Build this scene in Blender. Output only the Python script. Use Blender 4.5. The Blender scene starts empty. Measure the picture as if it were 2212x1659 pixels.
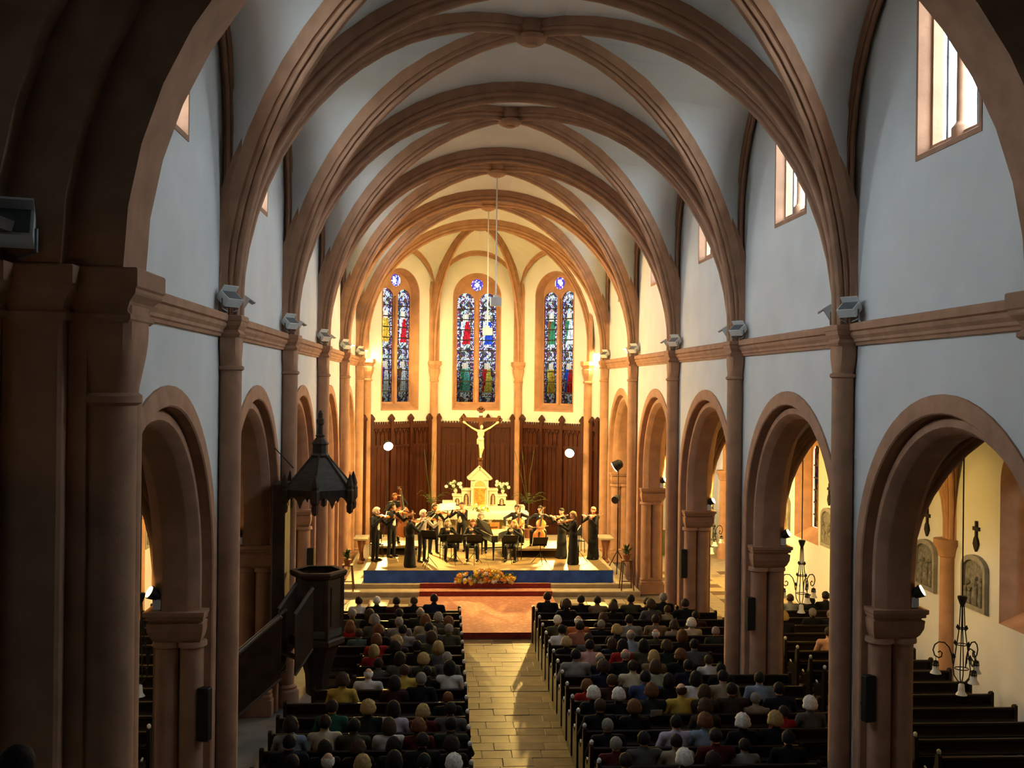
import bpy, math, random
import numpy as np
from mathutils import Matrix, Vector
rnd = random.Random(11)
S = bpy.context.scene
COL = S.collection
PI = math.pi
# ------------------------------------------------------------------ camera
F_PX, YAW, PITCH, ROLL = 2200.0, .0673, .0013, .0117
CAM = np.array([-1.5355, 0.0, 6.75])
_cy, _sy, _cp, _sp = math.cos(YAW), math.sin(YAW), math.cos(PITCH), math.sin(PITCH)
_fw = np.array([_sy*_cp, _cy*_cp, _sp]); _r = np.array([_cy, -_sy, 0]); _u = np.cross(_r, _fw)
_cr, _sr = math.cos(ROLL), math.sin(ROLL)
_r2 = _cr*_r+_sr*_u; _u2 = -_sr*_r+_cr*_u
cd = bpy.data.cameras.new('camera'); cd.sensor_width = 36; cd.lens = F_PX/2212*36; cd.clip_end = 300
cam = bpy.data.objects.new('camera', cd); COL.objects.link(cam)
cam.matrix_world = Matrix(((_r2[0], _u2[0], -_fw[0], CAM[0]), (_r2[1], _u2[1], -_fw[1], CAM[1]), (_r2[2], _u2[2], -_fw[2], CAM[2]), (0, 0, 0, 1)))
S.camera = cam
def ray(px, py): return _fw+_r2*(px-1106)/F_PX-_u2*(py-829.5)/F_PX
def at_y(px, py, Y): d = ray(px, py); return CAM+d*(Y/d[1])
def at_z(px, py, Z): d = ray(px, py); return CAM+d*((Z-CAM[2])/d[2])
# ------------------------------------------------------------------ view, world
S.view_settings.view_transform = 'Standard'; S.view_settings.look = 'None'
S.view_settings.gamma = 1; S.view_settings.use_curve_mapping = False
S.view_settings.exposure = 2.05
S.cycles.max_bounces = 4; S.cycles.diffuse_bounces = 2; S.cycles.glossy_bounces = 2; S.cycles.transparent_max_bounces = 5
W = bpy.data.worlds.new('sky'); S.world = W; W.use_nodes = True
nt = W.node_tree; nt.nodes.clear()
_o = nt.nodes.new('ShaderNodeOutputWorld'); _b = nt.nodes.new('ShaderNodeBackground')
_tc = nt.nodes.new('ShaderNodeTexCoord'); _sx = nt.nodes.new('ShaderNodeSeparateXYZ'); _rp = nt.nodes.new('ShaderNodeValToRGB')
nt.links.new(_tc.outputs['Generated'], _sx.inputs[0]); nt.links.new(_sx.outputs[2], _rp.inputs[0])
nt.links.new(_rp.outputs[0], _b.inputs[0]); nt.links.new(_b.outputs[0], _o.inputs[0])
_e = _rp.color_ramp.elements
_e[0].position = 0.0; _e[0].color = (.13, .14, .12, 1); _e[1].position = 0.03; _e[1].color = (.74, .89, 1.0, 1)
_b.inputs[1].default_value = 4.8
SKY = _b
# bay grid (metres): piers at PY[0..5], PY[0] is the gallery arch
BAY = 5.956; PY = [9.724+BAY*i for i in range(6)]
MID = [(PY[i]+PY[i+1])/2 for i in range(5)]
def portal(name, loc, xdir, w, h):
    l = bpy.data.lights.new(name, 'AREA'); l.shape = 'RECTANGLE'; l.size = w; l.size_y = h
    l.cycles.is_portal = True
    o = bpy.data.objects.new(name, l); COL.objects.link(o); o.location = loc
    o.rotation_euler = Vector(xdir).to_track_quat('-Z', 'Z').to_euler()
    return o
CL_SILL, CL_HALF, CL_TOP = 9.88, .86, 13.0       # clerestory openings
for s in (-1, 1):
    for m in MID:
        portal('clerestory_daylight', (s*5.2, m, 11.3), (-s, 0, 0), 1.5, 2.8)
        portal('aisle_daylight', (s*10.2, m, 4.0), (-s, 0, 0), 1.5, 3.6)
# ------------------------------------------------------------------ materials
MATS = {}
def mat(name, col, rough=.8, var=.12, scale=6, bump=.0, bscale=40, metal=0, spec=.3, col2=None, stretch=None, emit=None, estr=0, detail=4):
    if name in MATS: return MATS[name]
    m = bpy.data.materials.new(name); m.use_nodes = True
    t = m.node_tree; p = t.nodes['Principled BSDF']
    p.inputs['Roughness'].default_value = rough; p.inputs['Metallic'].default_value = metal
    p.inputs['Specular IOR Level'].default_value = spec
    c = col if len(col) == 4 else (*col, 1)
    if emit:
        p.inputs['Emission Color'].default_value = (*emit, 1); p.inputs['Emission Strength'].default_value = estr
    tc = t.nodes.new('ShaderNodeTexCoord'); mp = t.nodes.new('ShaderNodeMapping')
    t.links.new(tc.outputs['Object'], mp.inputs[0])
    if stretch: mp.inputs['Scale'].default_value = stretch
    n = t.nodes.new('ShaderNodeTexNoise'); n.inputs['Scale'].default_value = scale; n.inputs['Detail'].default_value = detail
    t.links.new(mp.outputs[0], n.inputs['Vector'])
    r = t.nodes.new('ShaderNodeValToRGB')
    a = tuple(x*(1-var) for x in c[:3]); b2 = col2 if col2 else tuple(min(1, x*(1+var)) for x in c[:3])
    r.color_ramp.elements[0].position = .3; r.color_ramp.elements[0].color = (*a, 1)
    r.color_ramp.elements[1].position = .7; r.color_ramp.elements[1].color = (*b2, 1)
    t.links.new(n.outputs['Fac'], r.inputs[0]); t.links.new(r.outputs[0], p.inputs['Base Color'])
    if bump:
        n2 = t.nodes.new('ShaderNodeTexNoise'); n2.inputs['Scale'].default_value = bscale
        t.links.new(mp.outputs[0], n2.inputs['Vector'])
        bp = t.nodes.new('ShaderNodeBump'); bp.inputs['Strength'].default_value = bump; bp.inputs['Distance'].default_value = .02
        t.links.new(n2.outputs['Fac'], bp.inputs['Height']); t.links.new(bp.outputs[0], p.inputs['Normal'])
    MATS[name] = m
    return m
STONE = mat('sandstone', (.45, .248, .15), .85, .16, 3.0, .12, 30)
PLASTER = mat('white_plaster', (.74, .74, .72), .9, .05, 1.2, .06, 60)
FLAG = mat('flagstone', (.105, .062, .026), .5, .35, 2.2, .15, 20, spec=.3)
FLAG2 = mat('flagstone_dark', (.075, .044, .019), .5, .35, 2.4, .15, 20, spec=.3)
FLAG3 = mat('flagstone_pale', (.135, .085, .036), .5, .3, 2.6, .15, 20, spec=.3)
JOINT = mat('floor_bed', (.12, .1, .08), .9)
WOOD = mat('dark_pew_wood', (.016, .009, .006), .5, .3, 3, stretch=(1, 6, 6))
WOODP = mat('pulpit_oak', (.045, .028, .018), .5, .35, 4)
WOODR = mat('reredos_oak', (.055, .0135, .005), .42, .4, 3, .1, 12, stretch=(6, 6, .5))
WOODG = mat('weathered_canopy_wood', (.085, .075, .062), .7, .25, 5, stretch=(1, 1, 4))
IRON = mat('wrought_iron', (.02, .018, .016), .55, .2, 8, metal=.4)
BLACKP = mat('black_plastic', (.012, .012, .013), .5)
WHITEM = mat('white_enamel', (.72, .74, .72), .5, .04)
STEEL = mat('grey_steel', (.16, .17, .17), .45, .1, metal=.5)
MARBLE = mat('white_marble', (.60, .55, .43), .45, .07, 5)
GOLD = mat('gilded_relief', (.65, .36, .08), .38, .5, 14, .6, 18, metal=.6)
CLOTHW = mat('white_linen', (.66, .62, .52), .9, .05)
CARPET = None
BLUE = mat('blue_cloth', (.035, .11, .5), .85, .3, 3)
LEAD = mat('lead_came', (.012, .012, .014), .6)
GREEN = mat('leaf_green', (.05, .11, .025), .6, .4, 9)
GREEND = mat('palm_green', (.06, .09, .02), .6, .4, 9)
WFLOWER = mat('white_petal', (.86, .84, .72), .7, .06)
YFLOWER = mat('yellow_petal', (.85, .62, .08), .7, .15, 12)
OFLOWER = mat('orange_petal', (.78, .32, .05), .7, .15, 12)
TERRA = mat('terracotta', (.26, .1, .05), .8)
PAPER = mat('paper', (.86, .84, .78), .9, .03)
SPRUCE = mat('varnished_spruce', (.48, .15, .028), .3, .25, 3, stretch=(12, 1, 1), spec=.5)
SPRUCED = mat('dark_varnish', (.20, .06, .018), .3, .25, 3, spec=.5)
EBONY = mat('ebony', (.015, .012, .01), .4)
BODYPALE = mat('painted_corpus', (.78, .62, .38), .55, .08)
RELIEF = mat('weathered_relief', (.20, .19, .165), .9, .45, 9, .5, 22)
NICHE = mat('niche_stone', (.30, .28, .25), .9, .2, 6)
IVORY = mat('pale_knob', (.80, .77, .70), .5, .05)
GLASSB = mat('milk_glass', (.78, .76, .68), .35, .05)
DECK = mat('stage_boards', (.25, .17, .08), .5, .25, 2, stretch=(1, 8, 1))
STEPST = mat('step_stone', (.42, .34, .22), .6, .15, 4)
LAMPGL = mat('lamp_lens', (1, .9, .7), .3, emit=(1.0, .80, .42), estr=60)
# ------------------------------------------------------------------ mesh builder
def norm(v):
    v = np.asarray(v, float); return v/(np.linalg.norm(v)+1e-12)
class MB:
    def __init__(s): s.v = []; s.f = []; s.m = []; s.mi = 0
    def add(s, vs, fs):
        k = len(s.v); s.v.extend([tuple(float(c) for c in x) for x in vs]); s.f.extend([tuple(i+k for i in f) for f in fs]); s.m.extend([s.mi]*len(fs)); return s
    def box(s, x0, x1, y0, y1, z0, z1):
        vs = [(x, y, z) for z in (z0, z1) for y in (y0, y1) for x in (x0, x1)]
        return s.add(vs, [(0, 2, 3, 1), (4, 5, 7, 6), (0, 1, 5, 4), (2, 6, 7, 3), (0, 4, 6, 2), (1, 3, 7, 5)])
    def cbox(s, x0, x1, y0, y1, z0, z1, c=.02):
        # box with all vertical and horizontal edges chamfered on the two ends of z
        def ringpts(ix, z): return [(x0+ix+c, y0+ix, z), (x1-ix-c, y0+ix, z), (x1-ix, y0+ix+c, z), (x1-ix, y1-ix-c, z), (x1-ix-c, y1-ix, z), (x0+ix+c, y1-ix, z), (x0+ix, y1-ix-c, z), (x0+ix, y0+ix+c, z)]
        return s.loft([ringpts(c, z0), ringpts(0, z0+c), ringpts(0, z1-c), ringpts(c, z1)])
    def obox(s, c, ax, ay, az, hx, hy, hz):
        c = np.array(c, float); ax, ay, az = norm(ax)*hx, norm(ay)*hy, norm(az)*hz
        vs = [c+ax*i+ay*j+az*k for k in (-1, 1) for j in (-1, 1) for i in (-1, 1)]
        return s.add(vs, [(0, 2, 3, 1), (4, 5, 7, 6), (0, 1, 5, 4), (2, 6, 7, 3), (0, 4, 6, 2), (1, 3, 7, 5)])
    def loft(s, rings, caps=True, closed=True):
        n = len(rings[0]); vs = [p for r in rings for p in r]; fs = []
        for i in range(len(rings)-1):
            for j in range(n if closed else n-1):
                a = i*n+j; b = i*n+(j+1) % n; fs.append((a, b, b+n, a+n))
        if caps and closed: fs.append(tuple(range(n-1, -1, -1))); fs.append(tuple(range((len(rings)-1)*n, len(rings)*n)))
        return s.add(vs, fs)
    def tube(s, pts, r, n=8, caps=True):
        pts = [np.array(p, float) for p in pts]; m = len(pts)
        rs = r if hasattr(r, '__len__') else [r]*m
        rings = []; up = None
        for i, p in enumerate(pts):
            t = norm(pts[min(i+1, m-1)]-pts[max(i-1, 0)])
            if up is None: up = np.array([0, 0, 1.]) if abs(t[2]) < .9 else np.array([1., 0, 0])
            a = norm(np.cross(up, t)); b = np.cross(t, a); up = b
            rings.append([p+rs[i]*(math.cos(2*PI*k/n)*a+math.sin(2*PI*k/n)*b) for k in range(n)])
        return s.loft(rings, caps)
    def lathe(s, prof, n=16, c=(0, 0, 0), ang=None):
        a0, a1 = ang if ang else (0, 2*PI)
        full = ang is None; k = n if full else n+1
        rings = [[(c[0]+r*math.cos(a0+(a1-a0)*j/n), c[1]+r*math.sin(a0+(a1-a0)*j/n), c[2]+z) for j in range(k)] for r, z in prof]
        return s.loft(rings, caps=full, closed=full)
    def ball(s, c, rx, ry=None, rz=None, n=10, m=7):
        ry = ry or rx; rz = rz or rx
        rings = []
        for i in range(m+1):
            t = PI*i/m; q = max(math.sin(t), .02)
            rings.append([(c[0]+rx*q*math.cos(2*PI*j/n), c[1]+ry*q*math.sin(2*PI*j/n), c[2]-rz*math.cos(t)) for j in range(n)])
        return s.loft(rings)
    def prism(s, poly, axis, a, b):
        # extrude a 2-D polygon along axis 'x','y' or 'z' between a and b
        def P(u, v, w): return {'x': (w, u, v), 'y': (u, w, v), 'z': (u, v, w)}[axis]
        return s.loft([[P(u, v, a) for u, v in poly], [P(u, v, b) for u, v in poly]])
    def sweep(s, path, prof, nrm, caps=False):
        # path: points; nrm: per-point outward normal; prof: (across, out) pairs; across = tangent x normal
        path = [np.array(p, float) for p in path]; m = len(path); rings = []
        for i, p in enumerate(path):
            t = norm(path[min(i+1, m-1)]-path[max(i-1, 0)])
            n = np.array(nrm[i], float); n = norm(n-t*np.dot(n, t)); a = np.cross(t, n)
            rings.append([p+a*u+n*w for u, w in prof])
        return s.loft(rings, caps=caps, closed=False) if not caps else s.loft(rings)
    def build(s, name, mats, parent=None, smooth=False, loc=None, rot=None, auto=None):
        me = bpy.data.meshes.new(name); me.from_pydata(s.v, [], s.f)
        mats = mats if isinstance(mats, (list, tuple)) else [mats]
        for q in mats: me.materials.append(q)
        if len(mats) > 1: me.polygons.foreach_set('material_index', s.m)
        if smooth: me.polygons.foreach_set('use_smooth', [True]*len(me.polygons))
        if auto and hasattr(me, 'set_sharp_from_angle'):
            me.polygons.foreach_set('use_smooth', [True]*len(me.polygons)); me.set_sharp_from_angle(angle=math.radians(auto))
        me.update()
        return obj(name, me, parent, loc, rot)
def obj(name, me, parent=None, loc=None, rot=None):
    o = bpy.data.objects.new(name, me); COL.objects.link(o)
    if parent is not None: o.parent = parent
    if loc is not None: o.location = loc
    if rot is not None: o.rotation_euler = rot
    return o
def tag(o, label=None, cat=None, group=None, kind=None):
    if label: o['label'] = label
    if cat: o['category'] = cat
    if group: o['group'] = group
    if kind: o['kind'] = kind
    return o
def thing(name, label, cat, loc=(0, 0, 0), rz=0, group=None):
    o = bpy.data.objects.new(name, None); COL.objects.link(o); o.empty_display_size = .1
    o.location = loc; o.rotation_euler = (0, 0, rz)
    return tag(o, label, cat, group)
def struct(o, label): return tag(o, label, None, None, 'structure')
def estruct(name, label):
    o = bpy.data.objects.new(name, None); COL.objects.link(o); o.empty_display_size = .1; return struct(o, label)
def copy_tree(o, parent=None):
    c = o.copy(); COL.objects.link(c); c.parent = parent
    for ch in list(o.children): copy_tree(ch, c)
    return c
ORD = ['first', 'second', 'third', 'fourth', 'fifth', 'sixth', 'seventh', 'eighth', 'ninth', 'tenth', 'eleventh', 'twelfth', 'thirteenth', 'fourteenth', 'fifteenth', 'sixteenth', 'seventeenth', 'eighteenth']
SIDE = {-1: 'left', 1: 'right'}
# ================================================================== STRUCTURE
WX, XB, XA = 4.9, 5.72, 9.62          # nave wall face, its aisle face, aisle outer wall
def pierced(mb, M, u0, u1, z0, z1, ops, du=.16, skin=1):
    us = {round(u0, 4), round(u1, 4)}
    for op in ops:
        uc, h = op[:2]
        for k in range(25): us.add(round(min(max(uc-h*math.cos(PI*k/24), u0), u1), 4))
    us = sorted(us)
    for a, b in zip(us[:-1], us[1:]):
        mid = (a+b)/2; iv = []
        for op in ops:
            uc, h, zb, zs, ri = op[:5]; rb = op[5] if len(op) > 5 else 0
            if abs(mid-uc) < h:
                g = lambda u: math.sqrt(max(0, 1-((u-uc)/h)**2))
                iv.append((zb-rb*g(a), zb-rb*g(b), zs+ri*g(a), zs+ri*g(b)))
        iv.sort(); lo = (z0, z0)
        for za, zb, ta, tb in iv+[(z1, z1, None, None)]:
            if max(za, zb) > min(lo)+1e-4:
                mb.add([M(a, lo[0], 0), M(b, lo[1], 0), M(b, zb, 0), M(a, za, 0)], [(0, 1, 2, 3)])
            if ta is not None: lo = (ta, tb)
def outline(uc, h, zb, zs, ri, n=24):
    return [(uc-h, zb)]+[(uc-h*math.cos(PI*k/n), zs+ri*math.sin(PI*k/n)) for k in range(n+1)]+[(uc+h, zb)]
def reveal(mb, M, o1, d1, o2, d2, bottom=True):
    n = len(o1)
    for i in range(n if bottom else n-1):
        j = (i+1) % n
        mb.add([M(*o1[i], d1), M(*o1[j], d1), M(*o2[j], d2), M(*o2[i], d2)], [(0, 1, 2, 3)])
def stiltcurve(n, st):
    # fractions (horizontal 0..1, height 0..1) from springing to apex, with stilt fraction st
    out = []
    for k in range(n+1):
        q = math.sin(PI/2*k/n)
        out.append((0.0 if q <= st else 1-math.sqrt(max(0, 1-((q-st)/(1-st))**2)), q))
    return out
# ---- nave walls with arcade and clerestory openings
AR_Z, AR_RO, AR_RI = 3.98, 2.72, 2.28
WINDOWS = []
for s in (-1, 1):
    M = lambda u, z, d, s=s: (s*(WX+d), u, z)
    mb = MB()
    for m in MID:
        ops = [(m, 2.5, 0, AR_Z, 2.5), (m, CL_HALF, CL_SILL, 12.45, .3)]
        pierced(mb, M, m-BAY/2, m+BAY/2, 0, 13.9, ops)
        pierced(mb, lambda u, z, d, s=s: (s*XB, u, z), m-BAY/2, m+BAY/2, 0, 8.0, [(m, 2.5, 0, AR_Z, 2.5)])
        pierced(mb, lambda u, z, d, s=s: (s*(WX+.3), u, z), m-BAY/2, m+BAY/2, 8.0, 13.9, [(m, .76, CL_SILL+.16, 12.42, .3)])
    w = struct(mb.build('wall_%s' % SIDE[s], PLASTER), 'white plastered nave wall on the %s above the round arches' % SIDE[s])
    rv = MB()
    for m in MID:
        o1 = outline(m, CL_HALF, CL_SILL, 12.45, .3); o1b = outline(m, CL_HALF-.06, CL_SILL+.07, 12.45, .25)
        o2 = outline(m, .72, CL_SILL+.2, 12.4, .28); o3 = outline(m, .76, CL_SILL+.16, 12.42, .3)
        r = MB(); reveal(r, M, o1, 0, o1, -.015); reveal(r, M, o1, -.015, o1b, -.015); reveal(r, M, o1b, -.015, o3, .16); reveal(r, M, o3, .16, o2, .16); reveal(r, M, o2, .16, o2, .3)
        r.build('window_reveal', STONE, w)
        # arcade arch: outer order runs down to the floor
        def arch(R, zbot, n=28):
            pth = [(m-R, zbot)]+[(m-R*math.cos(PI*k/n), AR_Z+R*math.sin(PI*k/n)) for k in range(n+1)]+[(m+R, zbot)]
            nr = [(-1, 0)]+[(-math.cos(PI*k/n), math.sin(PI*k/n)) for k in range(n+1)]+[(1, 0)]
            return pth, nr
        def ring(name, prof, zbot):
            # prof: list of (radius, depth) swept round the arch
            a = MB(); rings = []
            pth, nr = arch(1.0, zbot)
            for (pu, pz), (nu, nz) in zip(pth, nr):
                rg = []
                for R, d in prof:
                    if pz == zbot: rg.append(M(m+R*nu, zbot, d))
                    else: rg.append(M(m+R*nu, AR_Z+R*nz, d))
                rings.append(rg)
            a.loft(rings, caps=False, closed=False)
            return a.build(name, STONE, w, auto=35)
        ring('outer_arch_order', [(AR_RO, .0), (AR_RO, -.03), (AR_RO-.03, -.04), (2.48, -.04), (2.46, -.02), (2.46, .16), (2.44, .2), (2.40, .18), (2.40, .13)], 0)
        ring('inner_arch_order', [(2.44, .2), (2.42, .13), (2.40, .11), (2.38, .11), (AR_RI+.02, .11), (AR_RI, .13), (AR_RI-.07, .25), (AR_RI-.08, .27), (AR_RI-.08, .62), (AR_RI, .72), (2.5, .84)], 3.45)
# string courses between the capitals
k = 0
for s in (-1, 1):
    for i in range(5):
        k += 1; a = MB(); y0, y1 = PY[i]+.26, PY[i+1]-.26
        if i == 0: y0 = 10.1
        prof = [(0, 7.43), (.05, 7.43), (.06, 7.47), (.09, 7.49), (.09, 7.53), (.13, 7.58), (.14, 7.62), (.12, 7.64), (.16, 7.66), (.16, 7.74), (.14, 7.77), (0, 7.80)]
        a.loft([[(s*(WX-d), y, z) for d, z in prof] for y in (y0, y1)], caps=True)
        struct(a.build('trim_%d' % k, STONE), 'moulded sandstone string course, %s bay from the gallery on the %s wall' % (ORD[i], SIDE[s]))
# ---- piers
def nave_capital(parent, dx):
    # local: wall at x=0, nave towards -x ; top at z 7.73
    c = MB(); c.cbox(-.36, 0, -.28, .28, 7.66, 7.75, .012); ab = c.build('abacus', STONE, parent)
    c = MB(); prof = [(.02, 7.43), (.045, 7.47), (.02, 7.50), (.0, 7.53), (.045, 7.60), (.06, 7.66)]
    rr = lambda e, z: [(-.29-e, -.21-e, z), (.0, -.21-e, z), (0, .21+e, z), (-.29-e, .21+e, z)]
    c.loft([rr(e, z) for e, z in prof]); c.build('capital_moulding', STONE, parent)
    def sect(t):   # from round neck (t=0) to block (t=1)
        pts = []
        for k in range(20):
            a = 2*PI*k/20; cx, cy = math.cos(a), math.sin(a)
            rx = .17; pr = (-.145+rx*cx, rx*cy)
            q = max(abs(cx), abs(cy)); sq = (-.145+.15*cx/q, .22*cy/q)
            pts.append((pr[0]*(1-t)+sq[0]*t, pr[1]*(1-t)+sq[1]*t))
        return pts
    c = MB(); c.loft([[(x, y, z) for x, y in sect(t)] for z, t in ((6.98, 0), (7.03, .12), (7.1, .42), (7.18, .75), (7.26, .95), (7.32, 1), (7.44, 1))]); c.build('capital_bell', STONE, parent, auto=40)
    c = MB(); c.lathe([(.17, 6.92), (.205, 6.94), (.205, 6.98), (.17, 7.0)], 16, (-.145, 0, 0)); c.build('neck_ring', STONE, parent, auto=40)
PIERS = {}
def make_pier():
    t = thing('nave_pier', 'x', 'pier')
    # local frame: origin at wall face on floor, nave towards -x, aisle +x
    a = MB(); a.box(.02, XB-WX-.01, -.5, .5, 0, 3.9); a.build('pier_core', STONE, t)
    a = MB(); a.lathe([(.17, .44), (.17, 6.95)], 20, (-.145, 0, 0)); a.build('wall_shaft', STONE, t, auto=40)
    nave_capital(t, 0)
    a = MB(); a.lathe([(.27, .0), (.27, .30), (.25, .33), (.22, .36), (.23, .40), (.2, .43), (.17, .45)], 16, (-.145, 0, 0)); a.build('shaft_base', STONE, t, auto=40)
    for sg in (-1, 1):
        for xx in (.24, .58):
            a = MB(); a.lathe([(.175, .5), (.17, 2.9)], 18, (xx, sg*.58, 0)); a.build('column', STONE, t, auto=40)
        a = MB(); y0, y1 = (.30, .80) if sg > 0 else (-.80, -.30)
        a.box(.02, .84, y0, y1, 0, .32); a.cbox(.04, .80, y0+.03, y1-.03, .3, .42, .03); a.cbox(.05, .77, y0+.06, y1-.06, .4, .52, .04); a.build('column_base', STONE, t)
        c = MB()
        def rr(e, z): return [(.10-e*.6, sg*.30, z), (.72+e, sg*.30, z), (.72+e, sg*(.72+e), z), (.10-e*.6, sg*(.72+e), z)]
        c.loft([rr(e, z) for e, z in ((.0, 2.98), (.06, 3.06), (.1, 3.16), (.11, 3.28), (.07, 3.29), (.07, 3.31), (.12, 3.33), (.12, 3.37), (.15, 3.39), (.15, 3.45))]); c.build('column_capital', STONE, t)
        c = MB()
        for xx in (.24, .58): c.lathe([(.18, 2.9), (.22, 2.92), (.22, 2.97), (.2, 3.0)], 16, (xx, sg*.58, 0))
        c.build('neck_ring', STONE, t, auto=40)
    return t
_p0 = make_pier(); _first = True
for s in (-1, 1):
    for i in range(1, 6):
        o = _p0 if _first else copy_tree(_p0); _first = False
        o.location = (s*WX, PY[i], 0); o.rotation_euler = (0, 0, 0 if s > 0 else PI)
        o['label'] = 'pink sandstone compound pier, %s along the %s arcade counted from the gallery' % (ORD[i-1], SIDE[s])
        o['group'] = 'nave arcade piers'; o['kind'] = 'structure'; PIERS[(s, i)] = o
# ---- gallery arch and loft (the camera stands in the organ loft)
AY = 9.4
ga = estruct('trim_30', 'broad stepped sandstone arch framing the view from the loft')
for nm, y0, y1, R in (('inner_order', AY, 10.1, 4.43), ('middle_order', 9.22, AY, 4.92), ('outer_order', 9.02, 9.22, 5.42)):
    a = MB(); Mf = lambda u, z, d: (u, y0+d, z)
    op = (0, R, 7.73, 7.75, R); ex = 5.0 if nm == 'inner_order' else 6.2
    for d, flip in ((0, 0), (y1-y0, 1)):
        pierced(a, lambda u, z, dd: (u, y0+d, z), -6.2, 6.2, 7.73, 14.2, [op])
    reveal(a, Mf, outline(*op), 0, outline(*op), y1-y0, False)
    a.build(nm, STONE, ga)
    for s in (-1, 1):
        a = MB()
        if nm == 'inner_order':
            a.box(min(s*4.74, s*5.4), max(s*4.74, s*5.4), y0, y1, 0, 7.4); a.build('pier_body', STONE, ga)
            a = MB(); a.lathe([(.30, 0), (.27, .6), (.265, 6.55)], 24, (s*4.655, (y0+y1)/2-.05, 0)); a.lathe([(.27, 0), (.27, 6.55)], 20, (s*4.655, (y0+y1)/2+.1, 0)); a.build('pier_column', STONE, ga, auto=40)
            a = MB(); a.lathe([(.27, 6.52), (.315, 6.55), (.315, 6.61), (.28, 6.64)], 24, (s*4.655, (y0+y1)/2-.05, 0)); a.build('neck_ring', STONE, ga, auto=40)
            c = MB()
            def sec(t, z):
                pts = []
                for kk in range(28):
                    an = 2*PI*kk/28; cx, cy = math.cos(an), math.sin(an); q = max(abs(cx), abs(cy))
                    px = .27*cx*(1-t)+.29*cx/q*t; py = .27*cy*(1-t)+.335*cy/q*t
                    pts.append((s*4.655+px, (y0+y1)/2-.02+py, z))
                return pts
            c.loft([sec(t, z) for t, z in ((0, 6.62), (.2, 6.7), (.5, 6.82), (.8, 6.98), (.95, 7.1), (1, 7.2), (1, 7.44))]); c.build('capital_bell', STONE, ga, auto=40)
        else:
            xa = R-.02; a.cbox(min(s*xa, s*6.2), max(s*xa, s*6.2), y0, y1, 0, 7.4, .03); a.build('pier_body', STONE, ga)
        # capital mouldings stepping with the orders
        c = MB(); x0 = {'inner_order': 4.38, 'middle_order': 4.88, 'outer_order': 5.38}[nm]
        def rr(e, z): 
            xs = sorted((s*(x0-e), s*6.2)); return [(xs[0], y0-e, z), (xs[1], y0-e, z), (xs[1], y1+(e if nm == 'inner_order' else 0), z), (xs[0], y1+(e if nm == 'inner_order' else 0), z)]
        c.loft([rr(e, z) for e, z in ((.0, 7.28), (.03, 7.31), (.03, 7.35), (.0, 7.37), (-.01, 7.40), (.02, 7.47), (.08, 7.53), (.09, 7.55), (.09, 7.58), (.11, 7.60), (.11, 7.75), (.10, 7.765))]); c.build('capital_moulding', STONE, ga)
lw = MB()
for s in (-1, 1):
    lw.add([(s*5.75, -4, 0), (s*5.75, 9.1, 0), (s*5.75, 9.1, 14.2), (s*5.75, -4, 14.2)], [(0, 1, 2, 3)])
struct(lw.build('wall_loft', PLASTER), 'white plastered side walls of the organ loft beside the big arch')
struct(MB().box(-5.75, 5.75, -4.2, -4, 0, 14.2).build('wall_west', PLASTER), 'plain west wall behind the loft')
org = thing('added_organ_case', 'dark organ case added unseen behind the viewer to darken the loft', 'organ', (0, -3.2, 3.4))  # unseen case, added to soak up light in the loft
MB().cbox(-5.2, 5.2, -.7, .7, 0, 2.2, .03).build('case', WOOD, org)
for k in range(33):
    x = -4.9+.306*k; h = .6+.8*abs(math.sin(k*.42)); MB().tube([(x, .3, 2.2), (x, .3, 2.5), (x, .3, 2.2+h)], [.05, .12, .12], 10).build('pipe', STEEL, org)
MB().box(-5.2, 5.2, -.7, -.5, 2.2, 3.7).build('back_panel', WOOD, org)
struct(MB().box(-5.75, 5.75, -4, 6.4, 3.05, 3.4).build('floor_loft', WOOD), 'dark wooden floor of the organ loft')
# ---- aisle walls, shafts
def window_ops(m): return (m, 1.02, 2.1, 4.9, 1.0)
for s in (-1, 1):
    M = lambda u, z, d, s=s: (s*(XA+d), u, z)
    mb = MB(); pierced(mb, M, 4.0, 41.2, 0, 8.0, [window_ops(m) for m in MID])
    w = struct(mb.build('wall_%s_aisle' % SIDE[s], PLASTER), 'white outer wall of the %s side aisle with relief niches' % SIDE[s])
    for m in MID:
        r = MB(); o1 = outline(m, 1.02, 2.1, 4.9, 1.0); o2 = outline(m, .74, 2.42, 4.9, .72)
        reveal(r, M, o1, -.01, o1, .02); reveal(r, M, o1, -.01, o2, .42); reveal(r, M, o2, .42, o2, .7); r.build('window_reveal', STONE, w)
    for i in range(0, 6):
        a = MB(); a.lathe([(.24, 0), (.24, .35), (.2, .42), (.17, .46), (.16, 3.1), (.2, 3.13), (.2, 3.18), (.24, 3.3), (.3, 3.38), (.3, 3.5)], 16, (s*(XA-.08), PY[i], 0)); a.build('wall_shaft', STONE, w, auto=40)
    struct(MB().box(min(s*5.0, s*10.3), max(s*5.0, s*10.3), 41.2, 41.4, 0, 8).build('wall_%s_aisle_end' % SIDE[s], PLASTER), 'end wall of the %s aisle beyond the last pier' % SIDE[s])
    struct(MB().box(min(s*5.7, s*10.3), max(s*5.7, s*10.3), 3.8, 4.0, 0, 8).build('wall_%s_aisle_west' % SIDE[s], PLASTER), 'west end wall of the %s aisle' % SIDE[s])
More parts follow.
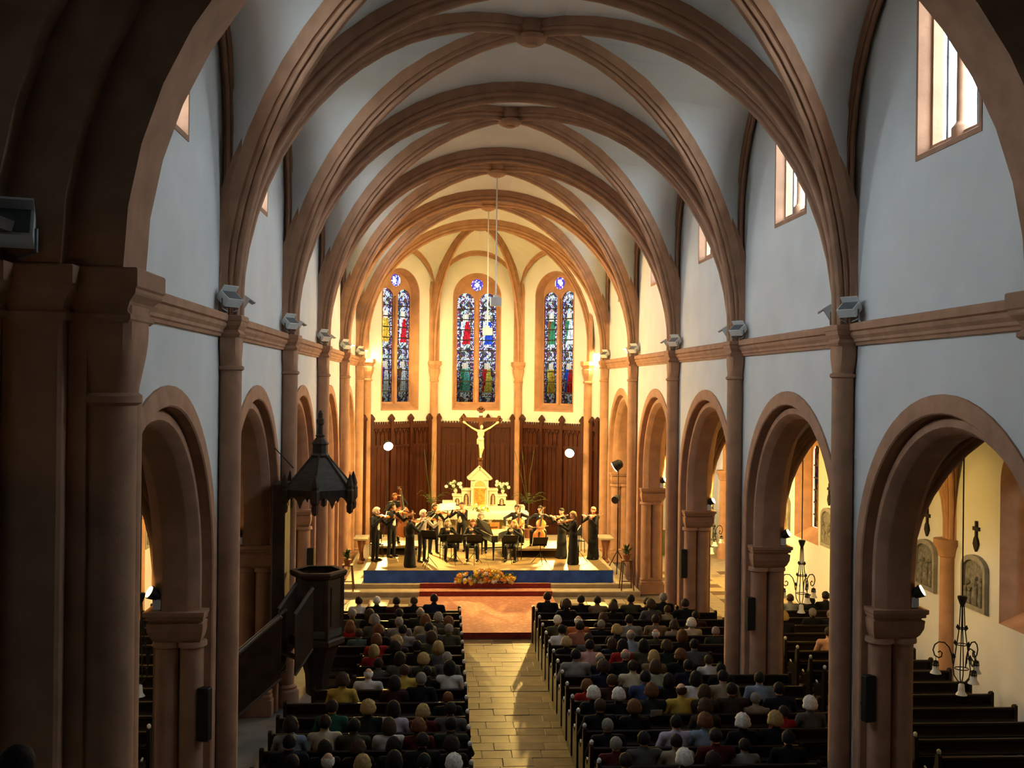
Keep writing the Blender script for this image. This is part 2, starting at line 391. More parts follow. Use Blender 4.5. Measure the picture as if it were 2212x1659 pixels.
# ---- vaults
def rib_prof(hw, dp):
    # half profile: central roll, deep hollow, side roll, fillet
    h = [(0, 0), (.22, .02), (.36, .10), (.40, .20), (.33, .30), (.40, .42), (.52, .34), (.66, .34), (.76, .44), (.74, .56), (.66, .62), (.78, .68), (1.0, .68), (1.0, 1.6)]
    return [(-u*hw, w*dp) for u, w in h[::-1]]+[(u*hw, w*dp) for u, w in h[1:]]
TR_PROF = rib_prof(.19, .34); DG_PROF = rib_prof(.135, .27); WL_PROF = rib_prof(.085, .16)
def arc_path(p0, apex, st, n=14, half=False, p1=None):
    # from springing p0 up to apex and down to p1
    p0, apex = np.array(p0, float), np.array(apex, float)
    def side(p):
        return [np.array([p[0]+(apex[0]-p[0])*h, p[1]+(apex[1]-p[1])*h, p[2]+(apex[2]-p[2])*q]) for h, q in stiltcurve(n, st)]
    a = side(p0)
    if half: return a
    b = side(np.array(p1, float)); return a+b[-2::-1]
V0 = np.array([0, 0, 1.])
def rib(name, path, prof, parent, mat_=None):
    # outward normal in the plane of the arch
    pts = [np.array(p) for p in path]; nr = []; c = (pts[0]+pts[-1])/2
    hd = norm(np.array([pts[-1][0]-pts[0][0], pts[-1][1]-pts[0][1], 0]))
    for i in range(len(pts)):
        t = norm(pts[min(i+1, len(pts)-1)]-pts[max(i-1, 0)])
        n = -t[2]*hd+np.dot(t, hd)*V0
        nr.append(norm(n))
    a = MB(); a.sweep(pts, prof, nr); return a.build(name, mat_ or STONE, parent, auto=38)
def web(mb, A, B):
    for i in range(len(A)-1):
        n = 8
        for j in range(n):
            f = lambda k, t: A[k]*(1-t)+B[k]*t
            mb.add([f(i, j/n), f(i, (j+1)/n), f(i+1, (j+1)/n), f(i+1, j/n)], [(0, 1, 2, 3)])
ceil = MB()
def vault_webs(mb, xs, ys, xc, yc, zs, zt, zw, zc, stt, std, stw, n=14):
    for x in xs:
        for y in ys:
            c0 = (x, y, zs)
            T = arc_path(c0, (xc, y, zt), stt, n, True); D = arc_path(c0, (xc, yc, zc), std, n, True); L = arc_path(c0, (x, yc, zw), stw, n, True)
            web(mb, T, D); web(mb, D, L)
for m in MID: vault_webs(ceil, (-WX, WX), (m-BAY/2, m+BAY/2), 0, m, 7.73, 13.15, 13.3, 13.45, .08, .0, .5)
vault_webs(ceil, (-5.75, 5.75), (-4, 9.1), 0, 2.5, 7.73, 13.6, 13.6, 13.9, .08, .0, .5)
ceiling = struct(ceil.build('ceiling', PLASTER, smooth=False), 'plastered ribbed vault over the nave')
for i, m in enumerate(MID):
    for s in (-1, 1):
        rib('diagonal_rib', arc_path((-4.62, m-s*(BAY/2-.12), 7.73), (0, m, 13.13), .0, 16, p1=(4.62, m+s*(BAY/2-.12), 7.73)), DG_PROF, ceiling)
        rib('wall_rib', arc_path((s*4.8, m-BAY/2+.16, 7.73), (s*4.8, m, 13.12), .48, 14, p1=(s*4.8, m+BAY/2-.16, 7.73)), WL_PROF, ceiling)
    b = MB(); b.lathe([(.05, 13.02), (.2, 13.03), (.27, 13.08), (.29, 13.16), (.25, 13.2), (.3, 13.26), (.3, 13.5)], 20, (0, m, 0)); b.lathe([(.02, 12.985), (.1, 12.99), (.13, 13.03)], 14, (0, m, 0)); b.build('boss', STONE, ceiling, auto=40)
for i in range(1, 6):
    rib('transverse_arch', arc_path((-4.56, PY[i], 7.73), (0, PY[i], 12.78), .085, 18, p1=(4.56, PY[i], 7.73)), TR_PROF, ceiling)
# aisle vaults
for s in (-1, 1):
    cv = MB(); xm = s*(XB+XA)/2
    for m in MID+[MID[0]-BAY]: vault_webs(cv, (s*XB, s*XA), (m-BAY/2, m+BAY/2), xm, m, 3.6, 6.35, 6.75, 6.9, .25, .1, .12, 10)
    c2 = struct(cv.build('ceiling_%s_aisle' % SIDE[s], PLASTER), 'low ribbed vault over the %s side aisle' % SIDE[s])
    for i in range(0, 6):
        rib('transverse_arch', arc_path((s*(XB+.1), PY[i], 3.5), (xm, PY[i], 6.05), .25, 12, p1=(s*(XA-.1), PY[i], 3.5)), [(a*1.15, b) for a, b in TR_PROF], c2)
    for m in MID:
        for q in (-1, 1): rib('diagonal_rib', arc_path((s*(XB+.1), m-q*2.8, 3.5), (xm, m, 6.72), .1, 12, p1=(s*(XA-.1), m+q*2.8, 3.5)), DG_PROF, c2)
struct(MB().box(-5.22, 5.22, -5, 46, 14.3, 14.5).build('ceiling_roof', JOINT), 'roof above the vault')
for s in (-1, 1): struct(MB().box(min(s*5.2, s*11), max(s*5.2, s*11), 3, 46, 8.0, 8.1).build('ceiling_%s_aisle_roof' % SIDE[s], JOINT), 'lean-to roof over the %s aisle' % SIDE[s])
# ---- apse
AX = -.15
AP = [(-4.9, 39.5), (AX-4.47, 40.4), (AX-1.82, 43.0), (AX+1.82, 43.0), (AX+4.47, 40.4), (4.9, 39.5)]
apse = estruct('wall_apse', 'polygonal apse wall with three stained glass windows')
def face_map(p, q):
    L = math.hypot(q[0]-p[0], q[1]-p[1]); ux, uy = (q[0]-p[0])/L, (q[1]-p[1])/L
    return L, (lambda u, z, d: (p[0]+ux*u-uy*d, p[1]+uy*u+ux*d, z))
APF = []
for i in range(5):
    L, Mp = face_map(AP[i], AP[i+1]); a = MB()
    if i in (1, 2, 3):
        op = (L/2, 1.02, 5.68, 10.45, 1.02); pierced(a, Mp, 0, L, 0, 14, [op]); APF.append((L, Mp))
        a.build('wall_face', PLASTER, apse); r = MB()
        o1 = outline(*op); o1b = outline(L/2, .98, 5.74, 10.45, .98); o2 = outline(L/2, .84, 5.98, 10.45, .84)
        reveal(r, Mp, o1, 0, o1, -.02); reveal(r, Mp, o1, -.02, o1b, -.02); reveal(r, Mp, o1b, -.02, o2, .4); r.build('window_reveal', STONE, apse)
    else:
        pierced(a, Mp, 0, L, 0, 14, []); a.build('wall_face', PLASTER, apse)
for i in (1, 2, 3, 4):
    x, y = AP[i]; c = norm((AX-x, 39.5-y)); cx, cy = x+c[0]*.1, y+c[1]*.1
    a = MB(); a.lathe([(.17, .45), (.15, 6.95)], 16, (cx, cy, 0)); a.build('wall_shaft', STONE, apse, auto=40)
    a = MB(); a.lathe([(.15, 6.85), (.2, 6.87), (.2, 6.92), (.16, 6.95), (.18, 7.05), (.24, 7.25), (.26, 7.4), (.22, 7.43), (.25, 7.5), (.31, 7.58), (.31, 7.73)], 8, (cx, cy, 0)); a.build('shaft_capital', STONE, apse)
av = MB(); BO = np.array((AX, 40.3, 12.95)); spr = [(AP[i][0], AP[i][1], 7.73) for i in (1, 2, 3, 4)]
ribs = [arc_path(p, BO+np.array([0, 0, .25]), .12, 14, True) for p in spr]
for i in range(3):
    a, b = spr[i], spr[i+1]; mid = ((a[0]+b[0])/2, (a[1]+b[1])/2, 12.35)
    web(av, ribs[i], arc_path(a, mid, .55, 14, True)); web(av, ribs[i+1], arc_path(b, mid, .55, 14, True))
    ca = norm((AX-mid[0], 40-mid[1])); f = lambda p, k=.1: (p[0]+ca[0]*k, p[1]+ca[1]*k, p[2])
    rib('wall_rib', arc_path(f(a), f((mid[0], mid[1], 12.2)), .55, 12, p1=f(b)), WL_PROF, apse)
tr5 = [arc_path((s*WX, 39.5, 7.73), (0, 39.5, 13.15), .08, 14, True) for s in (-1, 1)]
web(av, tr5[0], ribs[0]); web(av, tr5[1], ribs[3])
av.build('vault_web', PLASTER, apse)
for p in spr:
    c = norm((AX-p[0], 40.3-p[1])); q = (p[0]+c[0]*.15, p[1]+c[1]*.15, 7.73)
    pth = arc_path(q, BO, .12, 16, True); hd = np.array([c[0], c[1], 0])
    nr = []
    for k in range(len(pth)):
        t = norm(pth[min(k+1, 16)]-pth[max(k-1, 0)]); n = -t[2]*hd+np.dot(t, hd)*V0
        nr.append(norm(n))
    MB().sweep(pth, DG_PROF, nr).build('apse_rib', STONE, apse, auto=50)
b = MB(); b.lathe([(.05, 12.85), (.22, 12.87), (.28, 12.95), (.26, 13.3)], 16, (AX, 40.3, 0)); b.build('boss', STONE, apse, auto=40)
# ---- floors
floor = struct(MB().box(-10.5, 10.5, -4.2, 46, -.3, -.02).build('floor', JOINT), 'stone floor of the church')
fs_meshes = []
for k in range(9):
    w_ = (.55, .75, .95)[k % 3]; m_ = MB(); m_.cbox(-w_/2+.004, w_/2-.004, -.196, .196, -.04, 0, .006)
    me = m_.build('flagstone', (FLAG, FLAG2, FLAG3)[k//3], floor); fs_meshes.append((w_, me.data)); bpy.data.objects.remove(me)
rf = random.Random(5)
y = 12.6; row = 0
while y < 27.0:
    x = -1.25+rf.uniform(-.25, .1)
    while x < 1.05:
        w_, me = rf.choice(fs_meshes); o = obj('flagstone', me, floor, (x+w_/2, y, rf.uniform(-.004, .004)), (rf.uniform(-.004, .004), rf.uniform(-.004, .004), 0)); x += w_
    y += .40
MB().box(-10.4, 10.4, 3.9, 27.05, -.02, -.012).build('floor_bed', mat('aisle_paving', (.26, .25, .23), .7, .25, 1.5), floor)
tile = MB().cbox(-.295, .295, -.295, .295, -.02, 0, .005); tm = [tile.build('paving_tile', q, floor) for q in (STEPST, FLAG3)]
tms = [q.data for q in tm]; [bpy.data.objects.remove(q) for q in tm]
plat = struct(MB().box(-6.0, 6.0, 27.1, 31.8, -.02, .13).build('floor_platform', JOINT), 'raised stone floor between the front pews and the chancel steps')
for i in range(16):
    for j in range(7):
        x, y = -4.6+.6*i, 27.42+.6*j
        if -2.3 < x < 2.0 or abs(x) > 4.75: continue
        obj('paving_tile', tms[(i+j) % 2], plat, (x, y, .15))
for s in (-1, 1):
    sf = struct(MB().box(min(s*6.05, s*9.6), max(s*6.05, s*9.6), 27.1, 41.2, -.02, .02).build('floor_%s_aisle' % SIDE[s], STEPST), 'paved floor of the %s aisle by its altar' % SIDE[s])
    for i in range(6):
        for j in range(16):
            obj('paving_tile', tms[(i*j+j) % 2], sf, (s*(6.4+.6*i), 27.4+.6*j, .03))
# chancel steps and sanctuary floor
struct(MB().cbox(-4.75, 4.75, 31.78, 45, .0, .30, .025).build('trim_40', STEPST), 'lower stone step below the stage')
struct(MB().cbox(-4.6, 4.55, 32.28, 45, .1, .45, .025).build('trim_41', STEPST), 'upper stone step below the stage')
# ================================================================== WINDOWS
def glass(name, gain, attr=True, col=(1, 1, 1), tint=(1, 1, 1)):
    m = bpy.data.materials.new(name); m.use_nodes = True; t = m.node_tree; t.nodes.clear()
    o = t.nodes.new('ShaderNodeOutputMaterial'); tr = t.nodes.new('ShaderNodeBsdfTransparent')
    if attr:
        at = t.nodes.new('ShaderNodeVertexColor'); at.layer_name = 'col'
        mx = t.nodes.new('ShaderNodeMix'); mx.data_type = 'RGBA'; mx.blend_type = 'MULTIPLY'; mx.inputs['Factor'].default_value = 1
        mx.inputs['B'].default_value = (gain*tint[0], gain*tint[1], gain*tint[2], 1)
        t.links.new(at.outputs[0], mx.inputs['A']); t.links.new(mx.outputs['Result'], tr.inputs[0])
    else: tr.inputs[0].default_value = (*[c*gain for c in col], 1)
    t.links.new(tr.outputs[0], o.inputs[0]); return m
STAIN = glass('stained_glass', .09); CLEAR = glass('clear_glass', .95, False)
STAIN_A = glass('stained_glass_aisle', .16, tint=(1, .78, .32))
PALE = [(.95, .9, .85), (.85, .8, .95), (.7, .72, .9), (.95, .85, .6)]
DEEP = [(.05, .06, .3), (.1, .05, .15), (.03, .03, .06), (.25, .05, .06), (.05, .1, .06), (.2, .12, .05), (.32, .2, .07), (.02, .02, .03)]
def figure_col(u, v, top, low, r):
    # u 0..1 across, v 0..1 up: two standing figures under canopies inside a beaded border
    if u < .09 or u > .91: return r.choice([(.9, .85, .8), (.06, .05, .2), (.4, .05, .06), (.03, .03, .08), (.3, .3, .5)])
    c = abs(u-.5)
    for (v0, v1, robe, robe2) in ((.50, .80, *top), (.05, .36, *low)):
        w = (v-v0)/(v1-v0)
        if 0 <= w <= 1:
            if w < .1: return tuple(x*r.uniform(.5, 1.1) for x in ((.9, .88, .85) if c < .3 and r.random() < .7 else r.choice(DEEP)))
            if w < .80:
                sway = .06*math.sin(w*5)
                hw = .30*(1-.25*w) if w > .3 else .26+.1*w
                if abs(u-.5-sway*.4) < hw:
                    q = robe if u-.5 > -.12+.3*(w-.4) else robe2
                    f = .35 if r.random() < .12 else r.uniform(.55, 1.05)
                    return tuple(x*f for x in q)
            elif c < .09: return (.85, .62, .45)
            elif c < .17: return (.9, .75, .4) if r.random() < .7 else (.95, .9, .8)
            return tuple(x*r.uniform(.4, 1.0) for x in (r.choice(DEEP) if r.random() < .8 else r.choice(PALE)))
    z = math.sin(u*4*PI)*math.sin(v*75)+.5*math.cos((u-.5)*9)
    arch = abs((v % .14)/.14-.35-.5*(1-4*c*c)) < .12
    return tuple(x*r.uniform(.45, 1.0) for x in (r.choice(PALE) if (z > .25 or arch) and r.random() < .75 else r.choice(DEEP)))
def colour_pane(name, M, u0, u1, z0, z1, arch_z, fn, d, mat_, parent, nc=12, dz=.055):
    vs, fs, cs = [], [], []; uc, h = (u0+u1)/2, (u1-u0)/2
    nr = max(1, round((z1-z0)/dz))
    for i in range(nr):
        for j in range(nc):
            a, b = u0+(u1-u0)*j/nc, u0+(u1-u0)*(j+1)/nc; p, q = z0+(z1-z0)*i/nr, z0+(z1-z0)*(i+1)/nr
            if arch_z and p > arch_z-.05 and math.hypot((a+b)/2-uc, max(0, (p+q)/2-arch_z)) > h+.04: continue
            k = len(vs); vs += [M(a, p, d), M(b, p, d), M(b, q, d), M(a, q, d)]; fs.append((k, k+1, k+2, k+3))
            cs.append(fn((j+.5)/nc, (p+q)/2))
    me = bpy.data.meshes.new(name); me.from_pydata(vs, [], fs); me.materials.append(mat_)
    at = me.color_attributes.new('col', 'FLOAT_COLOR', 'CORNER')
    at.data.foreach_set('color', [x for c in cs for _ in range(4) for x in (*c, 1)])
    return obj(name, me, parent)
def lancet(M, u0, u1, zb, zs, d, nbar, spec, seed, parent, mat_=None, nc=18, dz=.042):
    r = random.Random(seed); h = (u1-u0)/2; zt = zs+h
    zz = [zb+(zt-.25-zb)*i/nbar for i in range(nbar)]+[zt]
    for i in range(nbar):
        fn = lambda u, z: figure_col(u, (z-zb)/(zt-zb), spec[0], spec[1], r)
        colour_pane('pane', M, u0, u1, zz[i], zz[i+1], zs, fn, d, mat_ or STAIN, parent, nc, dz)
        if i:
            b = MB(); P = [M(u, zz[i]+w, dd) for dd in (d-.03, d+.01) for u in (u0, u1) for w in (-.022, .022)]
            b.add(P, [(0, 1, 3, 2), (4, 6, 7, 5), (0, 4, 5, 1), (2, 3, 7, 6), (0, 2, 6, 4), (1, 5, 7, 3)]); b.build('saddle_bar', LEAD, parent)
    # fine leading
    L = MB()
    for j in range(1, 5):
        u = u0+(u1-u0)*j/5; L.add([M(u-.006, zb, d-.012), M(u+.006, zb, d-.012), M(u+.006, zs+h*.6, d-.012), M(u-.006, zs+h*.6, d-.012)], [(0, 1, 2, 3)])
    tag(L.build('leading', LEAD, parent), kind='stuff')
RED, ROY, ORA, WHI, GRN, YEL, TEAL, PUR, BRN = (.75, .02, .03), (.03, .09, .6), (.9, .45, .04), (.95, .92, .86), (.06, .25, .1), (.9, .65, .08), (.15, .5, .4), (.22, .06, .3), (.3, .1, .03)
SPECS = [[((ORA, YEL), (WHI, PUR)), ((RED, WHI), (WHI, BRN))], [((RED, WHI), (TEAL, GRN)), ((ROY, WHI), (YEL, RED))], [((GRN, BRN), (ORA, YEL)), ((WHI, GRN), (RED, ROY))]]
NAMES = ['left apse window with orange and white robed glass figures', 'centre apse window with red and blue robed glass figures', 'right apse window with dark green and pale robed glass figures']
wn = 0
for k in range(3):
    wn += 1; L, Mp = APF[k]; uc = L/2
    w = estruct('window_%d' % wn, NAMES[k])
    d = .34; a = MB(); lw_, g = .35, .12
    ops = [(uc-g-lw_, lw_, 6.02, 10.3, lw_), (uc+g+lw_, lw_, 6.02, 10.3, lw_), (uc, .25, 11.0, 11.0, .25, .25)]
    Mq = lambda u, z, dd, Mp=Mp: Mp(u, z, d+dd)
    pierced(a, Mq, uc-.9, uc+.9, 5.9, 11.45, ops)
    for op in ops[:2]: reveal(a, Mp, outline(*op), d, outline(*op), d+.08)
    a.build('stone_tracery', STONE, w)
    for j, sg in enumerate((-1, 1)):
        u0 = uc+sg*(g+lw_)-lw_; lancet(Mp, u0, u0+2*lw_, 6.02, 10.3, d+.06, 10, SPECS[k][j], k*10+j, w)
    rr = random.Random(k); 
    colour_pane('roundel', Mp, uc-.27, uc+.27, 10.73, 11.27, None, lambda u, z: rr.choice(PALE) if math.hypot(u-.5, (z-11)/.54) < .2 or rr.random() < .3 else rr.choice([(.1, .05, .4), (.25, .08, .5), (.05, .05, .3)]), d+.06, STAIN, w, 10, .054)
    a = MB(); a.tube([Mp(uc, z, d-.03) for z in (5.98, 10.35)], .085, 8); a.build('mullion', STONE, w)
for s in (-1, 1):
    M = lambda u, z, dd, s=s: (s*(WX+dd), u, z)
    for i, m in enumerate(MID):
        wn += 1
        w = estruct('window_%d' % wn, '%s clerestory window from the gallery, high in the %s nave wall' % (ORD[i], SIDE[s]))
        zb = CL_SILL+.2
        for (u0, u1) in ((m-.74, m-.05), (m+.05, m+.74)):
            MB().add([M(u0, zb, .2), M(u1, zb, .2), M(u1, 12.75, .2), M(u0, 12.75, .2)], [(0, 1, 2, 3)]).build('pane', CLEAR, w)
        b = MB(); b.lathe([(.12, zb-.1), (.12, zb+.06), (.085, zb+.1), (.06, zb+.14), (.055, 12.75)], 10, (s*(WX+.18), m, 0)); b.build('mullion', STONE, w, auto=40)
        for z in (11.35, 12.3):
            for (u0, u1) in ((m-.72, m-.4), (m-.25, m-.06), (m+.06, m+.3)): MB().box(min(s*(WX+.18), s*(WX+.2)), max(s*(WX+.18), s*(WX+.2)), u0, u1, z-.015, z+.015).build('saddle_bar', LEAD, w)
        for u in (m-.4, m+.38): MB().box(min(s*(WX+.18), s*(WX+.2)), max(s*(WX+.18), s*(WX+.2)), u-.012, u+.012, zb, 12.7).build('stanchion', LEAD, w)
    M = lambda u, z, dd, s=s: (s*(XA+dd), u, z)
    for i, m in enumerate(MID):
        wn += 1
        w = estruct('window_%d' % wn, 'stained glass window of the %s aisle, %s from the gallery' % (SIDE[s], ORD[i]))
        a = MB(); ops = [(m-.38, .29, 2.44, 4.7, .29), (m+.38, .29, 2.44, 4.7, .29), (m, .17, 5.25, 5.25, .17, .17)]
        pierced(a, lambda u, z, dd: M(u, z, .45+dd), m-.78, m+.78, 2.4, 5.75, ops); a.build('stone_tracery', STONE, w)
        for j, sg in enumerate((-1, 1)):
            u0 = m+sg*.38-.29; lancet(M, u0, u0+.58, 2.44, 4.7, .5, 6, SPECS[(i+j) % 3][j], 50+i*4+j+100*(s > 0), w, STAIN_A, 8, .1)
        rr = random.Random(wn); colour_pane('roundel', M, m-.18, m+.18, 5.07, 5.43, None, lambda u, z: rr.choice(PALE), .5, STAIN_A, w, 5, .07)
        a = MB(); a.tube([M(m, z, .42) for z in (2.4, 4.75)], .06, 8); a.build('mullion', STONE, w)
for k in range(3):
    L, Mp = APF[k]; c = Vector(Mp(L/2, 8.4, .5)); n = Vector(Mp(L/2, 8.4, 0))-c
    portal('apse_daylight', c, n, 1.7, 5.2)
# ================================================================== FURNISHINGS
def spot(parent, loc, target, power, col, size=60, blend=.6, rad=.08):
    l = bpy.data.lights.new('lamp_beam', 'SPOT'); l.energy = power; l.color = col; l.spot_size = math.radians(size); l.spot_blend = blend; l.shadow_soft_size = rad
    o = bpy.data.objects.new('lamp_beam', l); COL.objects.link(o); o.location = loc
    o.rotation_euler = (Vector(target)-Vector(loc)).to_track_quat('-Z', 'Y').to_euler()
    return o
WARM = (1.0, .63, .155)
# ---- carpet
cm = bpy.data.materials.new('patterned_red_carpet'); cm.use_nodes = True; t = cm.node_tree; p = t.nodes['Principled BSDF']; p.inputs['Roughness'].default_value = .95
tc = t.nodes.new('ShaderNodeTexCoord'); vo = t.nodes.new('ShaderNodeTexVoronoi'); vo.inputs['Scale'].default_value = 7; rp = t.nodes.new('ShaderNodeValToRGB')
t.links.new(tc.outputs['Object'], vo.inputs['Vector']); t.links.new(vo.outputs['Distance'], rp.inputs[0]); t.links.new(rp.outputs[0], p.inputs['Base Color'])
rp.color_ramp.elements[0].position = .15; rp.color_ramp.elements[0].color = (.46, .24, .13, 1); rp.color_ramp.elements[1].position = .5; rp.color_ramp.elements[1].color = (.36, .14, .085, 1)
REDC = mat('red_stair_carpet', (.26, .035, .03), .95, .2, 10)
cp = thing('carpet', 'patterned red carpet covering the platform and steps in the middle', 'carpet', (0, 27.1, 0))
MB().box(-2.25, 1.95, -.012, 4.66, .152, .162).build('carpet_field', cm, cp)
MB().box(-2.25, 1.95, -.02, -.004, .0, .162).build('front_edge', REDC, cp)
for y0, z0, z1 in ((4.66, .15, .31), (5.16, .30, .46)):
    MB().box(-2.2, 1.95, y0, y0+.012, z0, z1).build('carpet_riser', REDC, cp)
for y0, y1, z in ((4.66, 5.16, .302), (5.16, 5.37, .452)): MB().box(-2.2, 1.95, y0, y1, z, z+.008).build('carpet_tread', cm, cp)
# ---- stage
st = thing('stage', 'low concert stage in front of the altar', 'stage', (0, 32.5, .45))
for i in range(4):
    for j in range(2): MB().cbox(-4+2*i+.004, -2+2*i-.004, 2.05*j+.004, 2.05*j+2.046, .30, .39, .006).build('deck_panel', DECK, st)
for x in (-3.95, -2, 0, 2, 3.95):
    for y in (.06, 2.0, 4.0): MB().tube([(x, y, .0), (x, y, .3)], .03, 8).build('deck_leg', WHITEM, st)
sk = MB(); N = 90; rings = []
for i in range(N+1):
    x = -3.98+7.96*i/N; a = .02*math.sin(i*.9)+.012*math.sin(i*2.3+1)
    rings.append([(x, -.03+a*.2, .385), (x, -.035+a*.5, .25), (x, -.04+a, .1), (x, -.06+a*1.3, .004)])
sk.loft(rings, caps=False, closed=False); s_ = sk.build('stage_skirt', BLUE, smooth=True, loc=(0, 32.47, .45)); tag(s_, 'blue cloth hung along the front of the stage', 'cloth')
def riser(label, x0, x1, y0, y1, z0, h):
    r = thing('riser_platform', label, 'platform', ((x0+x1)/2, (y0+y1)/2, z0), group='risers on the stage'); a, b = (x1-x0)/2, (y1-y0)/2
    MB().cbox(-a, a, -b, b, h-.08, h, .008).build('platform_top', DECK, r)
    for sx in (-1, 1):
        for sy in (-1, 1): MB().box(sx*(a-.05)-.03, sx*(a-.05)+.03, sy*(b-.05)-.03, sy*(b-.05)+.03, 0, h-.08).build('platform_leg', WHITEM, r)
    MB().box(-a+.1, a-.1, b-.12, b-.1, .0, h-.08).build('skirt_board', BLACKP, r)
riser('pale wooden riser carrying the cellists right of the altar', .72, 2.75, 34.85, 36.55, .84, .32)
riser('pale wooden riser carrying the double bass at the left', -3.95, -2.3, 35.35, 36.55, .84, .32)
dais = struct(MB().cbox(-3.95, 3.95, 36.61, 40.2, .45, .84, .02).build('trim_42', STEPST), 'stone altar dais behind the stage')
# ---- reredos panelling along the apse
rer = thing('reredos', 'dark carved oak panelling around the apse with crested top', 'panelling', (AX, 42.7, .45))
def rr_part(mb, name, m=WOODR, parent=rer):
    mb.v = [(x-AX, y-42.7, z-.45) for x, y, z in mb.v]; return mb.build(name, m, parent)
def fbox(Mp, u0, u1, z0, z1, d0, d1):
    P = [Mp(u, z, d) for z in (z0, z1) for d in (d0, d1) for u in (u0, u1)]
    return MB().add(P, [(0, 2, 3, 1), (4, 5, 7, 6), (0, 1, 5, 4), (2, 6, 7, 3), (0, 4, 6, 2), (1, 3, 7, 5)])
for i in range(5):
    L, Mp = face_map(AP[i], AP[i+1]); D = -.06
    e0 = .22 if i else .45; e1 = L-.22 if i < 4 else L-.45
    if i in (0, 4): posts = [e0+.04, e1-.04]
    else: posts = [e0+.06+(e1-e0-.12)*k/3 for k in range(4)]
    rr_part(fbox(Mp, e0, e1, .45, 5.12, D, D+.04), 'backing_panel')
    for a, b in zip(posts[:-1], posts[1:]):
        n = max(2, round((b-a)/.27))
        for k in range(n):
            u0, u1 = a+.09+(b-a-.18)*k/n, a+.09+(b-a-.18)*(k+1)/n
            rr_part(fbox(Mp, u0+.012, u1-.012, 1.2, 4.2, D-.03, D), 'board')
            # pointed tracery light above each board
            uc, h = (u0+u1)/2, (u1-u0)/2
            for sg in (-1, 1):
                m_ = MB(); P = [(uc+sg*h, 4.3), (uc+sg*h, 4.7), (uc+sg*h*.6, 4.86), (uc, 4.95), (uc, 4.9), (uc+sg*(h*.5), 4.8), (uc+sg*(h-.03), 4.68), (uc+sg*(h-.03), 4.3)]
                m_.loft([[Mp(u, z, D-.045) for u, z in P], [Mp(u, z, D) for u, z in P]]); rr_part(m_, 'tracery_rib')
        for z0, z1, dd in ((.45, .75, .07), (1.1, 1.2, .05), (4.2, 4.3, .05), (4.96, 5.14, .08)): rr_part(fbox(Mp, a, b, z0, z1, D-dd, D), 'rail')
        k = a+.12; nm = int((b-a-.2)/.11)
        for q in range(nm):
            u = a+.1+(b-a-.2)*(q+.5)/nm; rr_part(fbox(Mp, u-.027, u+.027, 5.14, 5.23, D-.05, D), 'merlon')
    for a in posts:
        p_ = rr_part(fbox(Mp, a-.075, a+.075, .45, 5.3, D-.11, D+.02), 'post')
        m_ = MB(); m_.loft([[Mp(a+x, 5.3, D-.045+y) for x, y in ((-.11, -.09), (.11, -.09), (.11, .09), (-.11, .09))], [Mp(a+x, 5.38, D-.045+y) for x, y in ((-.11, -.09), (.11, -.09), (.11, .09), (-.11, .09))], [Mp(a+x, 5.54, D-.045+y) for x, y in ((-.02, -.02), (.02, -.02), (.02, .02), (-.02, .02))]])
        rr_part(m_, 'gabled_finial')
# ---- altar
AXX, AYY = -.06, 38.0
al = thing('altar', 'white marble altar table on small columns', 'altar', (AXX, AYY, .84))
MB().cbox(-1.7, 1.7, -.42, .42, 1.06, 1.18, .02).build('altar_slab', MARBLE, al)
for x in (-1.5, -.9, -.3, .3, .9, 1.5):
    a = MB(); a.lathe([(.13, .0), (.13, .1), (.09, .14), (.075, .18), (.07, .86), (.1, .9), (.13, .98), (.14, 1.06)], 12, (x, -.28, 0)); a.build('altar_column', MARBLE, al, auto=40)
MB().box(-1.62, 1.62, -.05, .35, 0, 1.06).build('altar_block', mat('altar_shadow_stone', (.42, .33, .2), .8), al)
MB().cbox(-1.7, 1.7, -.42, .4, -.0, .08, .02).build('altar_plinth', MARBLE, al)
c = MB(); pts = []; N = 120
for i in range(N+1):
    x = -1.73+3.46*i/N; a = .012*math.sin(i*.7); sc = .025*abs(math.sin(i*PI/4))
    pts.append([(x, .42, .34), (x, -.44, .345), (x, -.455, .33), (x, -.46+a*.5, .25), (x, -.462+a, .1-sc+.02)])
pts = [[(x, y, z+.84) for x, y, z in r] for r in pts]
c.loft(pts, caps=False, closed=False); o = c.build('altar_cloth', CLOTHW, smooth=True, loc=(AXX, AYY, .845)); tag(o, 'white lace-edged cloth hanging over the altar front', 'cloth')
